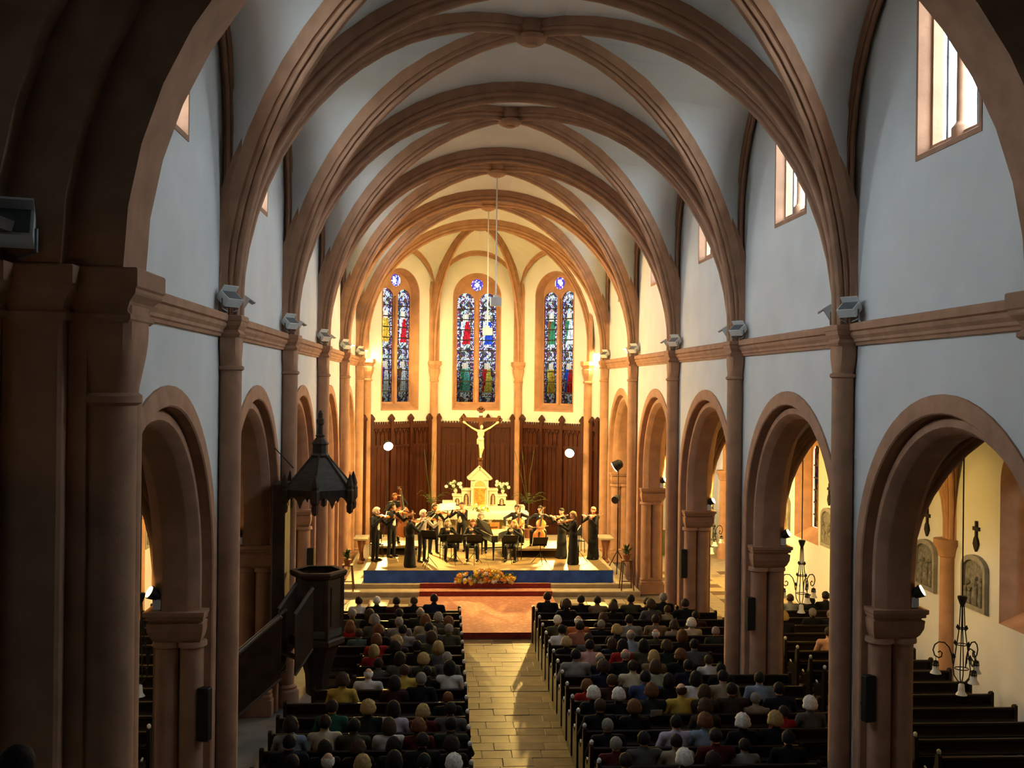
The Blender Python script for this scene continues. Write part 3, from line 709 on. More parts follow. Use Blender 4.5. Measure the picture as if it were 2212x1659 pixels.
# retable with tabernacle
rt = thing('retable', 'stepped white marble retable with gabled tabernacle and small niches', 'altarpiece', (AXX-.06, 38.72, .84))
def rbox(n, x0, x1, y0, y1, z0, z1, m=MARBLE, p=rt): return MB().cbox(x0, x1, y0, y1, z0-.84, z1-.84, .012).build(n, m, p)
rbox('shelf', -1.72, 1.72, -.28, .3, .84, 2.18); rbox('lower_step', -1.25, 1.25, -.2, .3, 2.18, 2.26)
for sg in (-1, 1):
    rbox('outer_block', min(sg*.68, sg*1.0), max(sg*.68, sg*1.0), -.2, .3, 2.18, 2.56); rbox('outer_cornice', min(sg*.66, sg*1.04), max(sg*.66, sg*1.04), -.24, .3, 2.54, 2.60)
    rbox('inner_block', min(sg*.35, sg*.68), max(sg*.35, sg*.68), -.22, .3, 2.18, 2.77); rbox('inner_cornice', min(sg*.33, sg*.7), max(sg*.33, sg*.7), -.26, .3, 2.75, 2.82)
    rbox('end_wing', min(sg*1.0, sg*1.4), max(sg*1.0, sg*1.4), -.15, .3, 2.18, 2.34)
    for xx, zz, hh, yy in ((sg*.84, 2.22, .24, -.2), (sg*.51, 2.24, .40, -.22)):
        a = MB(); P = [(xx-.085, zz), (xx+.085, zz), (xx+.085, zz+hh*.7), (xx+.04, zz+hh), (xx-.04, zz+hh), (xx-.085, zz+hh*.7)]
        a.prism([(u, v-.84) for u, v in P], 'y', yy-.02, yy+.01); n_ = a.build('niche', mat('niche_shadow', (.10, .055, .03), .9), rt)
        f = MB(); f.lathe([(.045, 0), (.05, .05), (.035, hh*.5), (.045, hh*.62), (.02, hh*.7), (.03, hh*.78), (.01, hh*.88)], 8, (xx, yy-.03, zz-.84)); f.build('statuette', mat('statuette_paint', (.36, .25, .15), .6), n_)
rbox('tabernacle_body', -.33, .33, -.3, .3, 2.18, 3.16)
for sg in (-1, 1):
    a = MB(); a.lathe([(.05, 2.2-.84), (.035, 2.26-.84), (.033, 2.78-.84), (.055, 2.86-.84), (.055, 2.9-.84)], 8, (sg*.3, -.32, 0)); a.build('colonnette', MARBLE, rt, auto=40)
a = MB(); P = [(-.42, 3.16), (.42, 3.16), (.42, 3.22), (0, 3.62), (-.42, 3.22)]; a.prism([(u, v-.84) for u, v in P], 'y', -.34, .3); gb = a.build('gable', MARBLE, rt)
for sg in (-1, 1): MB().obox((sg*.22, -.02, 3.43-.84), (sg*.42, 0, -.4), (0, 1, 0), (sg*.4, 0, .42), .33, .36, .028).build('gable_coping', MARBLE, gb)
a = MB()
for k in range(12):
    t0, t1 = PI*k/12, PI*(k+1)/12
    a.loft([[(r*math.cos(t0)*1.0, y, 2.93-.84+r*math.sin(t0)) for r, y in ((.2, -.33), (.27, -.33), (.27, -.3), (.2, -.3))], [(r*math.cos(t1), y, 2.93-.84+r*math.sin(t1)) for r, y in ((.2, -.33), (.27, -.33), (.27, -.3), (.2, -.3))]])
a.build('arch_moulding', MARBLE, rt)
a = MB(); P = [(-.2, 2.93), (.2, 2.93)]+[(.2*math.cos(PI*k/12), 2.93+.2*math.sin(PI*k/12)) for k in range(1, 12)]; a.prism([(u, v-.84) for u, v in P], 'y', -.315, -.28); a.build('arch_recess', mat('gilt_shade', (.5, .34, .12), .6), rt)
d_ = MB().box(-.2, .2, -.325, -.28, 2.22-.84, 2.86-.84).build('tabernacle_door', GOLD, rt)
# crucifix behind the tabernacle
cr = thing('crucifix', 'tall wooden crucifix with pale carved figure and trefoil ends', 'crucifix', (AXX-.02, 39.12, .84))
def b84(n, x0, x1, y0, y1, z0, z1, m, par): return MB().cbox(x0, x1, y0, y1, z0-.84, z1-.84, .012).build(n, m, par)
CRW = mat('cross_wood', (.11, .04, .017), .6, .2)
b84('upright', -.075, .075, -.04, .04, .84, 5.78, CRW, cr); b84('crossbeam', -.7, .7, -.042, .038, 5.34, 5.50, CRW, cr)
for cx, cz, nx, nz in ((-.7, 5.42, -1, 0), (.7, 5.42, 1, 0), (0, 5.8, 0, 1)):
    a = MB()
    for k in (-1, 0, 1):
        q = (cx+nx*(.06 if k == 0 else -.0)+nz*k*.085, cz+nz*(.06 if k == 0 else 0)+nx*0+(k*.085 if nx else 0))
        a.tube([(q[0], -.045, q[1]-.84), (q[0], .045, q[1]-.84)], .075, 12)
    a.build('trefoil_end', CRW, cr)
b84('title_plaque', -.13, .13, -.055, -.04, 5.58, 5.67, PAPER, cr)
b84('foot_rest', -.1, .1, -.14, -.04, 3.88, 3.96, CRW, cr)
# ---- flowers, vases, palms
def bouquet(name, label, loc, heads, leafn, rad, hgt, mats_, vase=True, seed=1, group=None, base=None, ydep=.6):
    r = random.Random(seed); t = thing(name, label, 'flowers', loc, group=group)
    if vase:
        a = MB(); a.lathe([(.05, 0), (.03, .02), (.035, .04), (.075, .1), (.07, .16), (.04, .2), (.05, .23)], 12); a.build('vase', MARBLE, t, auto=40); z0 = .2
    else: z0 = .0
    lf = MB(); lf.add([(0, -.5, 0), (.12, 0, .06), (0, .5, 0), (-.12, 0, .06)], [(0, 1, 2, 3)]); lo = lf.build('leaf', GREEN, t); lm = lo.data; bpy.data.objects.remove(lo)
    hm = []
    for m_ in mats_:
        a = MB()
        for q in range(7):
            an = q*2*PI/7; a.add([(0, 0, -.2), (.8*math.cos(an-.35), .8*math.sin(an-.35), .25), (1.0*math.cos(an), 1.0*math.sin(an), .5), (.8*math.cos(an+.35), .8*math.sin(an+.35), .25)], [(0, 1, 2, 3)])
        a.ball((0, 0, .1), .55, n=8, m=5); o_ = a.build('blossom', m_, t); hm.append(o_.data); bpy.data.objects.remove(o_)
    for k in range(leafn):
        an = r.uniform(0, 2*PI); rr_ = rad*math.sqrt(r.random()); z = z0+hgt*r.uniform(.0, .8)
        o_ = obj('leaf', lm, t, (rr_*math.cos(an)*(base or 1), rr_*math.sin(an)*ydep, z), (r.uniform(-1, 1), r.uniform(-.8, .8), an)); sc = r.uniform(.14, .26); o_.scale = (sc, sc, sc)
    for (x, z, sc, mi) in heads:
        y = r.uniform(-.08, .05) if ydep > .2 else r.uniform(-.06, .06); o_ = obj('blossom', hm[mi % len(hm)], t, (x, y-.05, z), (1.2+r.uniform(-.3, .3), r.uniform(-.3, .3), 0)); o_.scale = (sc, sc, sc)
        if vase: MB().tube([(0, 0, .15), (x*.5, y*.5, z*.6), (x, y-.03, z)], .006, 5).build('stem', GREEN, t)
    return t
def px_heads(pts, Y, loc):
    return [((lambda q: (q[0]-loc[0], q[2]-loc[2]))(at_y(860+x/5.82, 990+y/5.82, Y))) for x, y in pts]
la = (-1.03, 38.62, 2.61); lb = (.76, 38.62, 2.61)
Hl = [(x, z, .075, 0) for x, z in px_heads([(665, 320), (705, 295), (760, 325), (695, 345), (785, 362), (785, 318), (605, 355)], 38.55, la)]
Hr = [(x, z, .075, 0) for x, z in px_heads([(1243, 295), (1280, 322), (1325, 325), (1365, 320), (1302, 357), (1388, 365), (1238, 335)], 38.55, lb)]
bouquet('flower_vase', 'vase of round white flowers left of the tabernacle', la, Hl, 26, .3, .35, [WFLOWER], True, 3, 'altar flowers')
bouquet('flower_vase', 'vase of round white flowers right of the tabernacle', lb, Hr, 26, .3, .35, [WFLOWER], True, 4, 'altar flowers')
r_ = random.Random(8); hd = [(r_.uniform(-.28, .28), r_.uniform(.02, .26), .06, r_.randrange(2)) for _ in range(22)]
bouquet('altar_bouquet', 'low yellow and white bouquet on the altar before the tabernacle', (AXX-.06, 37.85, 2.035), hd, 30, .3, .2, [WFLOWER, YFLOWER], False, 6)
hd = []
for k in range(110):
    x = r_.uniform(-.95, .95); top = .45*math.sqrt(max(0, 1-(x/1.02)**2)); hd.append((x-.05, r_.uniform(.02, 1)*top, r_.uniform(.055, .085), r_.choice([0, 1, 1, 1, 2])))
fb = bouquet('flower_arrangement', 'broad yellow, white and orange flower arrangement on the step below the stage', (-.12, 32.30, .46), hd, 140, .95, .4, [WFLOWER, YFLOWER, OFLOWER], False, 9, ydep=.1)
def palm(label, loc, h, n, seed, pot=True):
    r = random.Random(seed); t = thing('palm', label, 'plant', loc, group='palms beside the altar')
    a = MB(); a.lathe([(.14, 0), (.2, .3), (.22, .34), (.18, .34)], 14); a.build('pot', TERRA, t, auto=40)
    MB().tube([(0, 0, .3), (.01, 0, h*.55)], .02, 6).build('stem', GREEND, t)
    for k in range(n):
        an = 2*PI*k/n+r.uniform(-.3, .3); L = r.uniform(.5, .85); up = r.uniform(.2, .7); f = MB(); prev = None
        spine = [np.array([math.cos(an)*L*q, math.sin(an)*L*q*.7, h*.5+up*math.sin(q*2.2)*.8]) for q in np.linspace(0, 1, 8)]
        f.tube(spine, .006, 4)
        for i in range(1, 8):
            for sg in (-1, 1):
                d = np.array([-math.sin(an)*sg, math.cos(an)*sg, -.3])*.2*(1.1-i/8)+(spine[i]-spine[i-1])*.6
                w = (spine[i]-spine[i-1])*.12; f.add([spine[i]-w, spine[i]+w, spine[i]+d], [(0, 1, 2)])
        f.build('frond', GREEND, t)
    for k in range(3):
        an = r.uniform(-1, 1); MB().tube([(0, 0, h*.5), (an*.3, 0, h*.9), (an*.7+.1, 0, h*1.3)], .008, 4).build('tall_stalk', GREEND, t)
for px, pz, lab, sd in ((932, 1060, 'slender palm in a pot left of the altar before dark panelling', 1), (1142, 1060, 'slender palm in a pot right of the altar before dark panelling', 2)):
    q = at_y(px, pz, 39.4); palm(lab, (q[0], 39.4, .84), 2.6, 9, sd)
# ---- pews
PEWC = {}
def pew(x0, x1, y, label, group, ends=(1, 1)):
    L = round(x1-x0, 3); key = (L, ends)
    if key not in PEWC:
        t = thing('pew', label, 'pew', (x0, y, 0), group=group); PEWC[key] = t
        MB().cbox(.03, L-.03, .05, .46, .41, .445, .01).build('seat', WOOD, t)
        for z0, z1 in ((.5, .69), (.70, .93)): MB().obox((L/2, .0, (z0+z1)/2), (1, 0, 0), (0, 1, .12), (0, -.12, 1), L/2-.03, .014, (z1-z0)/2).build('back_board', WOOD, t)
        MB().cbox(.0, L, -.06, .01, .93, .985, .012).build('top_rail', WOOD, t)
        MB().cbox(.03, L-.03, -.2, -.05, .78, .805, .008).build('book_ledge', WOOD, t)
        MB().box(.03, L-.03, -.29, -.17, .12, .16).build('kneeler', WOOD, t)
        P = [(-.08, 0), (.46, 0), (.46, .5), (.46, .6), (.43, .65), (.36, .63), (.26, .6), (.14, .68), (.05, .86), (.03, 1.0), (-.02, 1.04), (-.08, 1.02)]
        for e, x in zip(ends, (0, L)):
            a = MB(); a.prism(P, 'x', x-.03, x+.03); en = a.build('pew_end', WOOD, t)
            if e == 1:
                a = MB(); a.lathe([(.015, 1.03), (.034, 1.05), (.036, 1.085), (.018, 1.11)], 8, (x, -.03, 0)); a.build('pale_knob', IVORY, en)  # pale knob paints in the highlight on the pew end top
                a = MB(); a.tube([(x, .35, .645), (x, .43, .672)], .018, 6); a.build('arm_glint', IVORY, en)  # ivory rod stands in for the bright highlight on the armrest
        return t
    o = copy_tree(PEWC[key]); o.location = (x0, y, 0); o['label'] = label; o['group'] = group; return o
ROWS = [25.76-.8*k for k in range(15)]
ROWX = {}
for k, y in enumerate(ROWS):
    nearp = min(abs(y+.2-p) for p in PY[1:]) < 1.1
    xr = 4.3 if nearp else 5.5
    ROWX[(1, k)] = (.89, xr)
    pew(.89, xr, y, 'dark wooden pew on the right of the nave, %s from the front' % ORD[k], 'nave pews', (1, 0))
    xl = -4.3 if nearp else -4.3
    if 19.9 < y < 22.4: xl = -3.2
    elif 18.9 < y < 19.9: xl = -3.9
    ROWX[(-1, k)] = (xl, -1.05)
    pew(xl, -1.05, y, 'dark wooden pew on the left of the nave, %s from the front' % ORD[k], 'nave pews', (0, 1))
AROWS = [13.95+.8*j for j in range(17)]
for j, y in enumerate(AROWS):
    pew(6.3, 8.93, y, 'dark pew in the right aisle, %s from the aisle front' % ORD[len(AROWS)-1-j], 'aisle pews', (1, 0))
    pew(-8.93, -6.3, y, 'dark pew in the left aisle, %s from the aisle front' % ORD[len(AROWS)-1-j], 'aisle pews', (0, 1))
for s_, x0, x1 in (('right', .89, 4.7), ('left', -4.3, -1.05)):
    t = thing('prayer_screen', 'dark panelled front screen before the first %s pew' % s_, 'screen', ((x0+x1)/2, 26.62, 0), group='pew front screens'); h = (x1-x0)/2
    MB().cbox(-h, h, -.05, .03, .80, .86, .01).build('top_rail', WOOD, t)
    n = 6
    for k in range(n): MB().cbox(-h+2*h*k/n+.02, -h+2*h*(k+1)/n-.02, -.015, .015, .05, .8, .012).build('panel', WOOD, t)
    for x in (-h, h): MB().cbox(x-.04, x+.04, -.1, .08, 0, .98, .02).build('end_post', WOOD, t)
# ---- pulpit on the second left pier
pu = thing('pulpit', 'dark carved oak pulpit with pointed canopy and stair on a left pier', 'pulpit', (-4.0, 20.75, 0))
def hexring(r, z, cx=0, cy=0, n=6, ph=0): return [(cx+r*math.cos(ph+2*PI*k/n), cy+r*math.sin(ph+2*PI*k/n), z) for k in range(n)]
a = MB(); a.loft([hexring(.22, 0.5), hexring(.25, .9), hexring(.42, 1.45), hexring(.5, 1.55)]); a.build('pulpit_corbel', WOODP, pu)
MB().lathe([(.2, 0), (.2, .06), (.12, .1), (.12, .5)], 8).build('pulpit_post', WOODP, pu)
a = MB(); a.loft([hexring(.5, 1.5), hexring(.54, 1.53), hexring(.54, 1.62), hexring(.47, 1.66)]); a.build('base_moulding', WOODP, pu)
for k in range(6):
    if k == 3: continue
    a0, a1 = 2*PI*k/6, 2*PI*(k+1)/6; P0, P1 = np.array([.46*math.cos(a0), .46*math.sin(a0), 0]), np.array([.46*math.cos(a1), .46*math.sin(a1), 0]); c = (P0+P1)/2; tx = P1-P0; nn = norm(c)
    q = MB(); q.obox(c+np.array([0, 0, 2.26]), tx, nn, (0, 0, 1), .2, .015, .58); pn = q.build('side_panel', WOODP, pu)
    MB().obox(c+nn*.02+np.array([0, 0, 2.3]), tx, nn, (0, 0, 1), .14, .012, .38).build('raised_field', WOODP, pn)
    f = MB().obox(c+nn*.025+np.array([0, 0, 1.77]), tx, nn, (0, 0, 1), .2, .012, .07).build('pale_frieze', WOODG, pn)
    MB().obox(P0*1.02+np.array([0, 0, 2.26]), tx, nn, (0, 0, 1), .035, .035, .6).build('corner_post', WOODP, pu)
a = MB(); a.loft([hexring(.47, 2.84), hexring(.55, 2.88), hexring(.58, 2.95), hexring(.56, 2.99), hexring(.44, 2.99)], caps=False); a.build('rim', WOODP, pu)
a = MB(); a.loft([hexring(.46, 1.64), hexring(.46, 1.68)]); a.build('pulpit_floor', WOODP, pu)
MB().cbox(-.88, -.62, -.42, .3, 1.5, 4.75, .02).build('back_board', WOODP, pu)
cn = MB(); R0 = .74
cn.loft([hexring(R0, 4.52, ph=PI/6), hexring(R0, 4.62, ph=PI/6), hexring(.16, 5.28, ph=PI/6)]); can = cn.build('canopy_roof', WOODG, pu)
for k in range(6):
    an = PI/6+2*PI*k/6; a = MB(); a.lathe([(.01, 4.16), (.06, 4.2), (.07, 4.3), (.055, 4.36), (.09, 4.42), (.09, 4.62), (.07, 4.66), (.08, 4.72), (.04, 4.86), (.01, 4.95)], 6, (R0*math.cos(an), R0*math.sin(an), 0)); a.build('pendant', WOODP, pu)
    an2 = an+2*PI/6; P0, P1 = np.array([math.cos(an), math.sin(an)])*R0, np.array([math.cos(an2), math.sin(an2)])*R0
    a = MB(); top = []; bot = []
    for q in range(13):
        w = q/12; x, y = P0*(1-w)+P1*w; top.append((x, y, 4.64)); bot.append((x, y, 4.34+.16*abs(math.sin(w*2*PI))-.06*(1 if abs(w-.5) < .05 else 0)))
    vs = top+bot+[(x*.95, y*.95, z) for x, y, z in top+bot]; n = 13; fsx = []
    for i in range(12): fsx += [(i, i+1, n+i+1, n+i), (2*n+i+1, 2*n+i, 3*n+i, 3*n+i+1), (n+i, n+i+1, 3*n+i+1, 3*n+i), (i+1, i, 2*n+i, 2*n+i+1)]
    a.add(vs, fsx); a.build('lambrequin', WOODP, pu)
    a = MB(); a.tube([(R0*math.cos(an), R0*math.sin(an), 4.63), (.16*math.cos(an), .16*math.sin(an), 5.29)], .025, 6); a.build('roof_ridge', WOODP, can)
a = MB(); a.lathe([(.17, 5.26), (.19, 5.3), (.16, 5.34), (.15, 5.5), (.18, 5.53), (.14, 5.58), (.08, 5.66), (.1, 5.69), (.06, 5.72), (.055, 5.9), (.08, 5.94), (.08, 6.02), (.05, 6.05), (.05, 6.14), (.02, 6.2)], 10); a.build('spire', WOODP, pu)
MB().tube([(-.85, -.3, 5.45), (-.5, -.2, 5.05)], .012, 6).build('tie_rod', IRON, pu)
# stair: short flight down towards the aisle side, then along the arcade
q0 = np.array([-.3, -.45, 0])
def flight(p0, z0, p1, z1, n, w):
    p0, p1 = np.array(p0, float), np.array(p1, float); d = norm(np.append(p1-p0, 0)); sd = np.array([-d[1], d[0], 0])
    for k in range(n):
        c = p0+(p1-p0)*(k+.5)/n; z = z0+(z1-z0)*(k+.5)/n
        MB().obox((c[0], c[1], z), d, sd, (0, 0, 1), np.linalg.norm(p1-p0)/n/2*1.1, w, .02).build('tread', WOODP, pu)
    for sg in (-1, 1):
        o_ = sd[:2]*w*sg; a = MB(); e = .9
        P = [np.array([p0[0]+o_[0], p0[1]+o_[1], z0-.25]), np.array([p1[0]+o_[0], p1[1]+o_[1], z1-.25]), np.array([p1[0]+o_[0], p1[1]+o_[1], z1+e]), np.array([p0[0]+o_[0], p0[1]+o_[1], z0+e])]
        a.loft([[x-sd*.02 for x in P], [x+sd*.02 for x in P]]); b_ = a.build('stair_panel', WOODP, pu)
        MB().tube([P[3]+np.array([0, 0, .03]), P[2]+np.array([0, 0, .03])], .035, 8).build('handrail', mat('worn_rail', (.16, .13, .11), .3, .2, spec=.6), pu)
        MB().tube([P[0], P[1]], .03, 6).build('stair_string', mat('worn_rail', (.2, .2, .2)), pu)
flight((-.2, -.55), 1.85, (-.5, -.8), 1.4, 3, .30)
flight((-.55, -.85), 1.38, (-2.0, -.85), .10, 7, .30)
# ---- hanging iron lamps in the aisles
def hanging_lamp(label, loc, ztop, rz=0):
    t = thing('hanging_lamp', label, 'lamp', loc, rz, 'wrought iron aisle lamps')    # origin at lowest bell
    a = MB(); a.tube([(0, 0, 1.72), (0, 0, ztop-loc[2])], .014, 6); a.build('rod', IRON, t)
    a = MB(); a.lathe([(.02, 1.5), (.05, 1.56), (.085, 1.66), (.09, 1.7), (.06, 1.71)], 8); a.build('crown_cup', IRON, t)
    for k in range(4):
        an = 2*PI*k/4+.4; c_, s_ = math.cos(an), math.sin(an)
        MB().tube([(c_*r, s_*r, z) for r, z in ((.03, 1.55), (.05, 1.1), (.09, .8), (.13, .5), (.15, .35), (.13, .2), (.06, .1), (.0, .08))], .011, 5).build('cage_bar', IRON, t)
        for z, r in ((1.05, .06), (.75, .10), (.5, .13)): MB().add([(c_*r, s_*r, z), (c_*(r+.05), s_*(r+.05), z+.06), (c_*(r+.02), s_*(r+.02), z+.13), (c_*(r-.03), s_*(r-.03), z+.05)], [(0, 1, 2, 3)]).build('iron_leaf', IRON, t)
    for z in (.35, .8, 1.1): a = MB(); a.tube([(.09*math.cos(q)*(1.6-z*.6), .09*math.sin(q)*(1.6-z*.6), z) for q in np.linspace(0, 2*PI, 13)], .01, 4); a.build('cage_hoop', IRON, t)
    def bell(par, x, y, z, name='bell_shade'):
        a = MB(); a.lathe([(.02, .0), (.055, -.03), (.06, -.1), (.065, -.16), (.1, -.21), (.105, -.22), (.095, -.22), (.055, -.16)], 10, (x, y, z)); return a.build(name, GLASSB, par, auto=50)
    for k in range(3):
        an = 2*PI*k/3; c_, s_ = math.cos(an), math.sin(an); pts = []
        for r, z in ((.15, .42), (.17, .58), (.22, .72), (.30, .80), (.40, .80), (.47, .74), (.50, .64), (.47, .54), (.40, .50), (.35, .53), (.34, .6), (.38, .63), (.41, .6)): pts.append((c_*r, s_*r, z))
        am = MB().tube(pts, .013, 6).build('scroll_arm', IRON, t)
        MB().tube([(c_*.45, s_*.45, .52), (c_*.45, s_*.45, .42)], .006, 4).build('hook', IRON, am)
        bl = bell(am, c_*.45, s_*.45, .42)
        MB().lathe([(.01, .45), (.05, .43), (.062, .36), (.058, .32)], 8, (c_*.45, s_*.45, 0)).build('iron_collar', IRON, am)
    bell(t, 0, 0, .08); return t
for px, X, lab in ((2080, 8.2, 'large wrought iron hanging lamp with scroll arms, nearest in the right aisle'), (1732, 7.6, 'wrought iron hanging lamp with bell shades, second in the right aisle'), (1537, 7.7, 'wrought iron hanging lamp seen past the third right pier'), (1437, 7.7, 'far wrought iron hanging lamp by the right chapel')):
    d = ray(px, 1200); tt = (X-CAM[0])/d[0]; Y = tt*d[1]; hanging_lamp(lab, (X, Y, 1.2), 6.6, .5)
for px, X, lab in ((303, -6.9, 'dark wrought iron hanging lamp, nearest in the left aisle'), (517, -6.9, 'dark wrought iron hanging lamp, second in the left aisle'), (640, -7.0, 'wrought iron hanging lamp behind the pulpit canopy')):
    d = ray(px, 1300); tt = (X-CAM[0])/d[0]; Y = tt*d[1]; hanging_lamp(lab, (X, Y, 1.25 if px < 400 else 1.3), 6.6, .2)
# ---- relief niches with crosses on the aisle walls (stations)
def station(s, y, label):
    t = thing('relief_panel', label, 'relief', (s*XA, y, 2.18), 0 if s > 0 else PI, 'carved wall reliefs')
    def arch_poly(h, z0, z1): return [(-h, z0), (h, z0)]+[(h*math.cos(PI*k/12), z1+.55*h*math.sin(PI*k/12)) for k in range(13)]
    a = MB(); o1, o2 = arch_poly(.48, 0, .88), arch_poly(.40, .1, .82)
    f = [[(-.1, u, v) for u, v in o1], [(-.1, u, v) for u, v in o2], [(-.03, u, v) for u, v in o2]]
    a.loft([[(-.002, u, v) for u, v in o1]]+f, caps=False); a.build('stone_frame', NICHE, t)
    MB().prism(o2, 'x', -.04, -.005).build('relief_ground', RELIEF, t)
    r = random.Random(int(y*10))
    for k in range(5):
        u = -.28+.14*k+r.uniform(-.04, .04); h = r.uniform(.45, .7); m_ = MB(); tilt = r.uniform(-.08, .08)
        m_.lathe([(.07, 0), (.085, .1), (.06, h*.5), (.075, h*.68), (.03, h*.76)], 8, (-.05, u, .12)); m_.ball((-.06, u+tilt, .12+h*.86), .05, n=8, m=6); m_.tube([(-.07, u, .12+h*.65), (-.1, u+r.uniform(-.15, .15), .12+h*.5)], .025, 5); m_.build('carved_figure', RELIEF, t)
    c = thing('wall_cross', 'small dark cross above the'+label[label.index(' relief'):], 'cross', (s*XA, y, 3.45), 0 if s > 0 else PI, 'small crosses above the reliefs')
    MB().prism([(-.05, .0), (.0, -.06), (.05, 0), (.1, .1), (.07, .2), (.03, .26), (-.03, .26), (-.07, .2), (-.1, .1)], 'x', -.05, -.002).build('pendant_foot', IRON, c)
    MB().prism([(-.03, .25), (.03, .25), (.03, .38), (.12, .38), (.12, .46), (.03, .46), (.03, .58), (-.03, .58), (-.03, .46), (-.12, .46), (-.12, .38), (-.03, .38)], 'x', -.045, -.002).build('cross', IRON, c)
for i in range(1, 5):
    for q, w in ((-1, 'before'), (1, 'beyond')):
        for s in (-1, 1): station(s, PY[i]+q*1.08, 'weathered arched relief, %s aisle wall, just %s the %s shaft' % (SIDE[s], w, ORD[i-1]))
# ---- loudspeakers on the piers
def speaker(label, s, i, zc, h=.75):
    x, y = s*(WX+.03), PY[i]-.52
    t = thing('column_speaker', label, 'loudspeaker', (x, y-.16, zc-h/2), (.25 if s > 0 else -.25), 'column loudspeakers on the piers')
    MB().cbox(-.09, .09, -.07, .07, 0, h, .012).build('cabinet', BLACKP, t)
    MB().box(-.075, .075, -.076, -.069, .03, h-.03).build('grille', mat('speaker_grille', (.02, .02, .022), .8), t)
    MB().box(-.03, .03, .07, .15, h*.3, h*.36).build('bracket', IRON, t)
for s, i, y0, y1 in ((1, 1, 1460, 1560), (1, 2, 1290, 1360), (1, 3, 1187, 1248), (-1, 1, 1475, 1585), (-1, 3, 1185, 1225)):
    Y = PY[i]-.7; z0, z1 = at_y(1800, y1, Y)[2], at_y(1800, y0, Y)[2]
    speaker('slim black column loudspeaker on the %s pier of the %s arcade' % (ORD[i-1], SIDE[s]), s, i, (z0+z1)/2, z1-z0)
# ---- floodlights standing on the nave capitals
def floodlight(name, label, loc, aim, lit=0, grp='floodlights on the capitals', sc=1.0):
    d = norm(np.array(aim)-np.array(loc)); up = np.array([0, 0, 1.]); sd = norm(np.cross(d, up)); u2 = np.cross(sd, d)
    t = thing(name, label, 'floodlight', loc, group=grp)
    c = np.array([0, 0, .2*sc])
    MB().obox(c, sd, d, u2, .15*sc, .07*sc, .11*sc).build('housing', WHITEM, t)
    v = MB(); v.obox(c+d*.11*sc+u2*.10*sc, sd, d, u2, .15*sc, .06*sc, .008*sc); v.build('visor', WHITEM, t)
    MB().obox(c+d*.072*sc, sd, d, u2, .13*sc, .004*sc, .09*sc).build('lens', LAMPGL if lit else mat('unlit_lens', (.12, .13, .14), .2, spec=.6), t)
    MB().obox(c-d*.1*sc, sd, d, u2, .05*sc, .03*sc, .05*sc).build('gear_box', STEEL, t)
    for q in (-1, 1): MB().tube([c+sd*q*.16*sc, c+sd*q*.16*sc-np.array([0, 0, .15*sc]), -np.array([0, 0, 0])+sd*q*.05*sc+np.array([0, 0, .01])], .012*sc, 5).build('bracket', STEEL, t)
    if lit:
        sp = spot(t, tuple(c+d*.1*sc), tuple(c+d*3), lit, WARM, 155, .7, .1); sp.parent = t
    return t
for s in (-1, 1):
    for i in range(1, 6):
        y = PY[i]; lab = 'on the %s %s capital' % (ORD[i-1], SIDE[s])
        floodlight('floodlight', 'white floodlight on the gallery side %s' % lab, (s*(WX-.2), y-.36, 7.755 if False else 7.78), (s*2.2, y-2.0, 11.5), 0)
        lit = {4: 1150, 5: 190}.get(i, 0)
        aim = (s*.8, y+1.8, 5.2) if not lit else ((-s*4.4, 37.0, 3.6) if i == 4 else (-s*3.0, 41.5, 5.5))
        floodlight('floodlight', ('glowing warm floodlight' if lit else 'white floodlight seen side-on')+' on the altar side '+lab, (s*(WX-.22), y+.36, 7.78), aim, lit)
floodlight('floodlight', 'big white floodlight on the near left gallery capital', (-5.28, 9.03, 7.79), (-4.0, 4.5, 10.5), 0, 'floodlights on the capitals', 1.35)
# small spots on the arcade capitals towards the aisles
for s in (-1, 1):
    for i in range(1, 5):
        t = thing('aisle_spotlight', 'small round spotlight on the aisle side of the %s %s pier' % (ORD[i-1], SIDE[s]), 'spotlight', (s*(XB-.12), PY[i]-.72, 3.46), group='small aisle spotlights')
        MB().cbox(-.06, .06, -.06, .06, 0, .16, .015).build('ballast', WHITEM, t)
        MB().tube([(0, 0, .2), (s*.1, -.06, .27)], [.07, .1], 12).build('lamp_head', BLACKP, t)
        MB().tube([(s*.1, -.06, .271), (s*.108, -.065, .276)], .085, 12).build('lens', mat('spot_lens', (1, .8, .5), .3, emit=(1, .62, .25), estr=1.5), t)
        pw = {1: 22, 2: 80, 3: 260, 4: 520}[i]*(1 if s > 0 else .8)
        sp = spot(t, (s*.16, -.1, .3), (s*2.4, 1.3 if i < 4 else 1.5, -.2), pw, (1, .60, .13), 150, .8, .12); sp.parent = t
# ---- tall stage lamps
def stand_lamp(label, foot, head, aim, power, size=100, tripod=True):
    t = thing('stage_lamp', label, 'stage lamp', foot, group='stage lamps on tall stands'); f, h = np.array(foot), np.array(head)-np.array(foot)
    MB().tube([(0, 0, .25), (0, 0, h[2]*.6)], .025, 6).build('lower_tube', BLACKP, t); MB().tube([(0, 0, h[2]*.55), (0, 0, h[2])], .016, 6).build('upper_tube', BLACKP, t)
    for k in range(3):
        a = 2*PI*k/3+.3; MB().tube([(0, 0, .75), (.42*math.cos(a), .42*math.sin(a), .015)], .015, 6).build('leg', BLACKP, t)
    d = norm(np.array(aim)-np.array(head)); p = h+d*.02
    MB().tube([p-d*.16, p-d*.1, p+d*.14], [.08, .15, .19], 16).build('can', BLACKP, t)
    MB().tube([p+d*.141, p+d*.15], .175, 16).build('lens', LAMPGL, t)  # lens drawn oversize so the disc takes in the lamp's glare
    sp = spot(t, tuple(p+d*.2), tuple(p+d*3), power, WARM, size, .8, .12); sp.parent = t
    return t
qL = at_y(837, 960, 39.9); qR = at_y(1232, 975, 39.9)
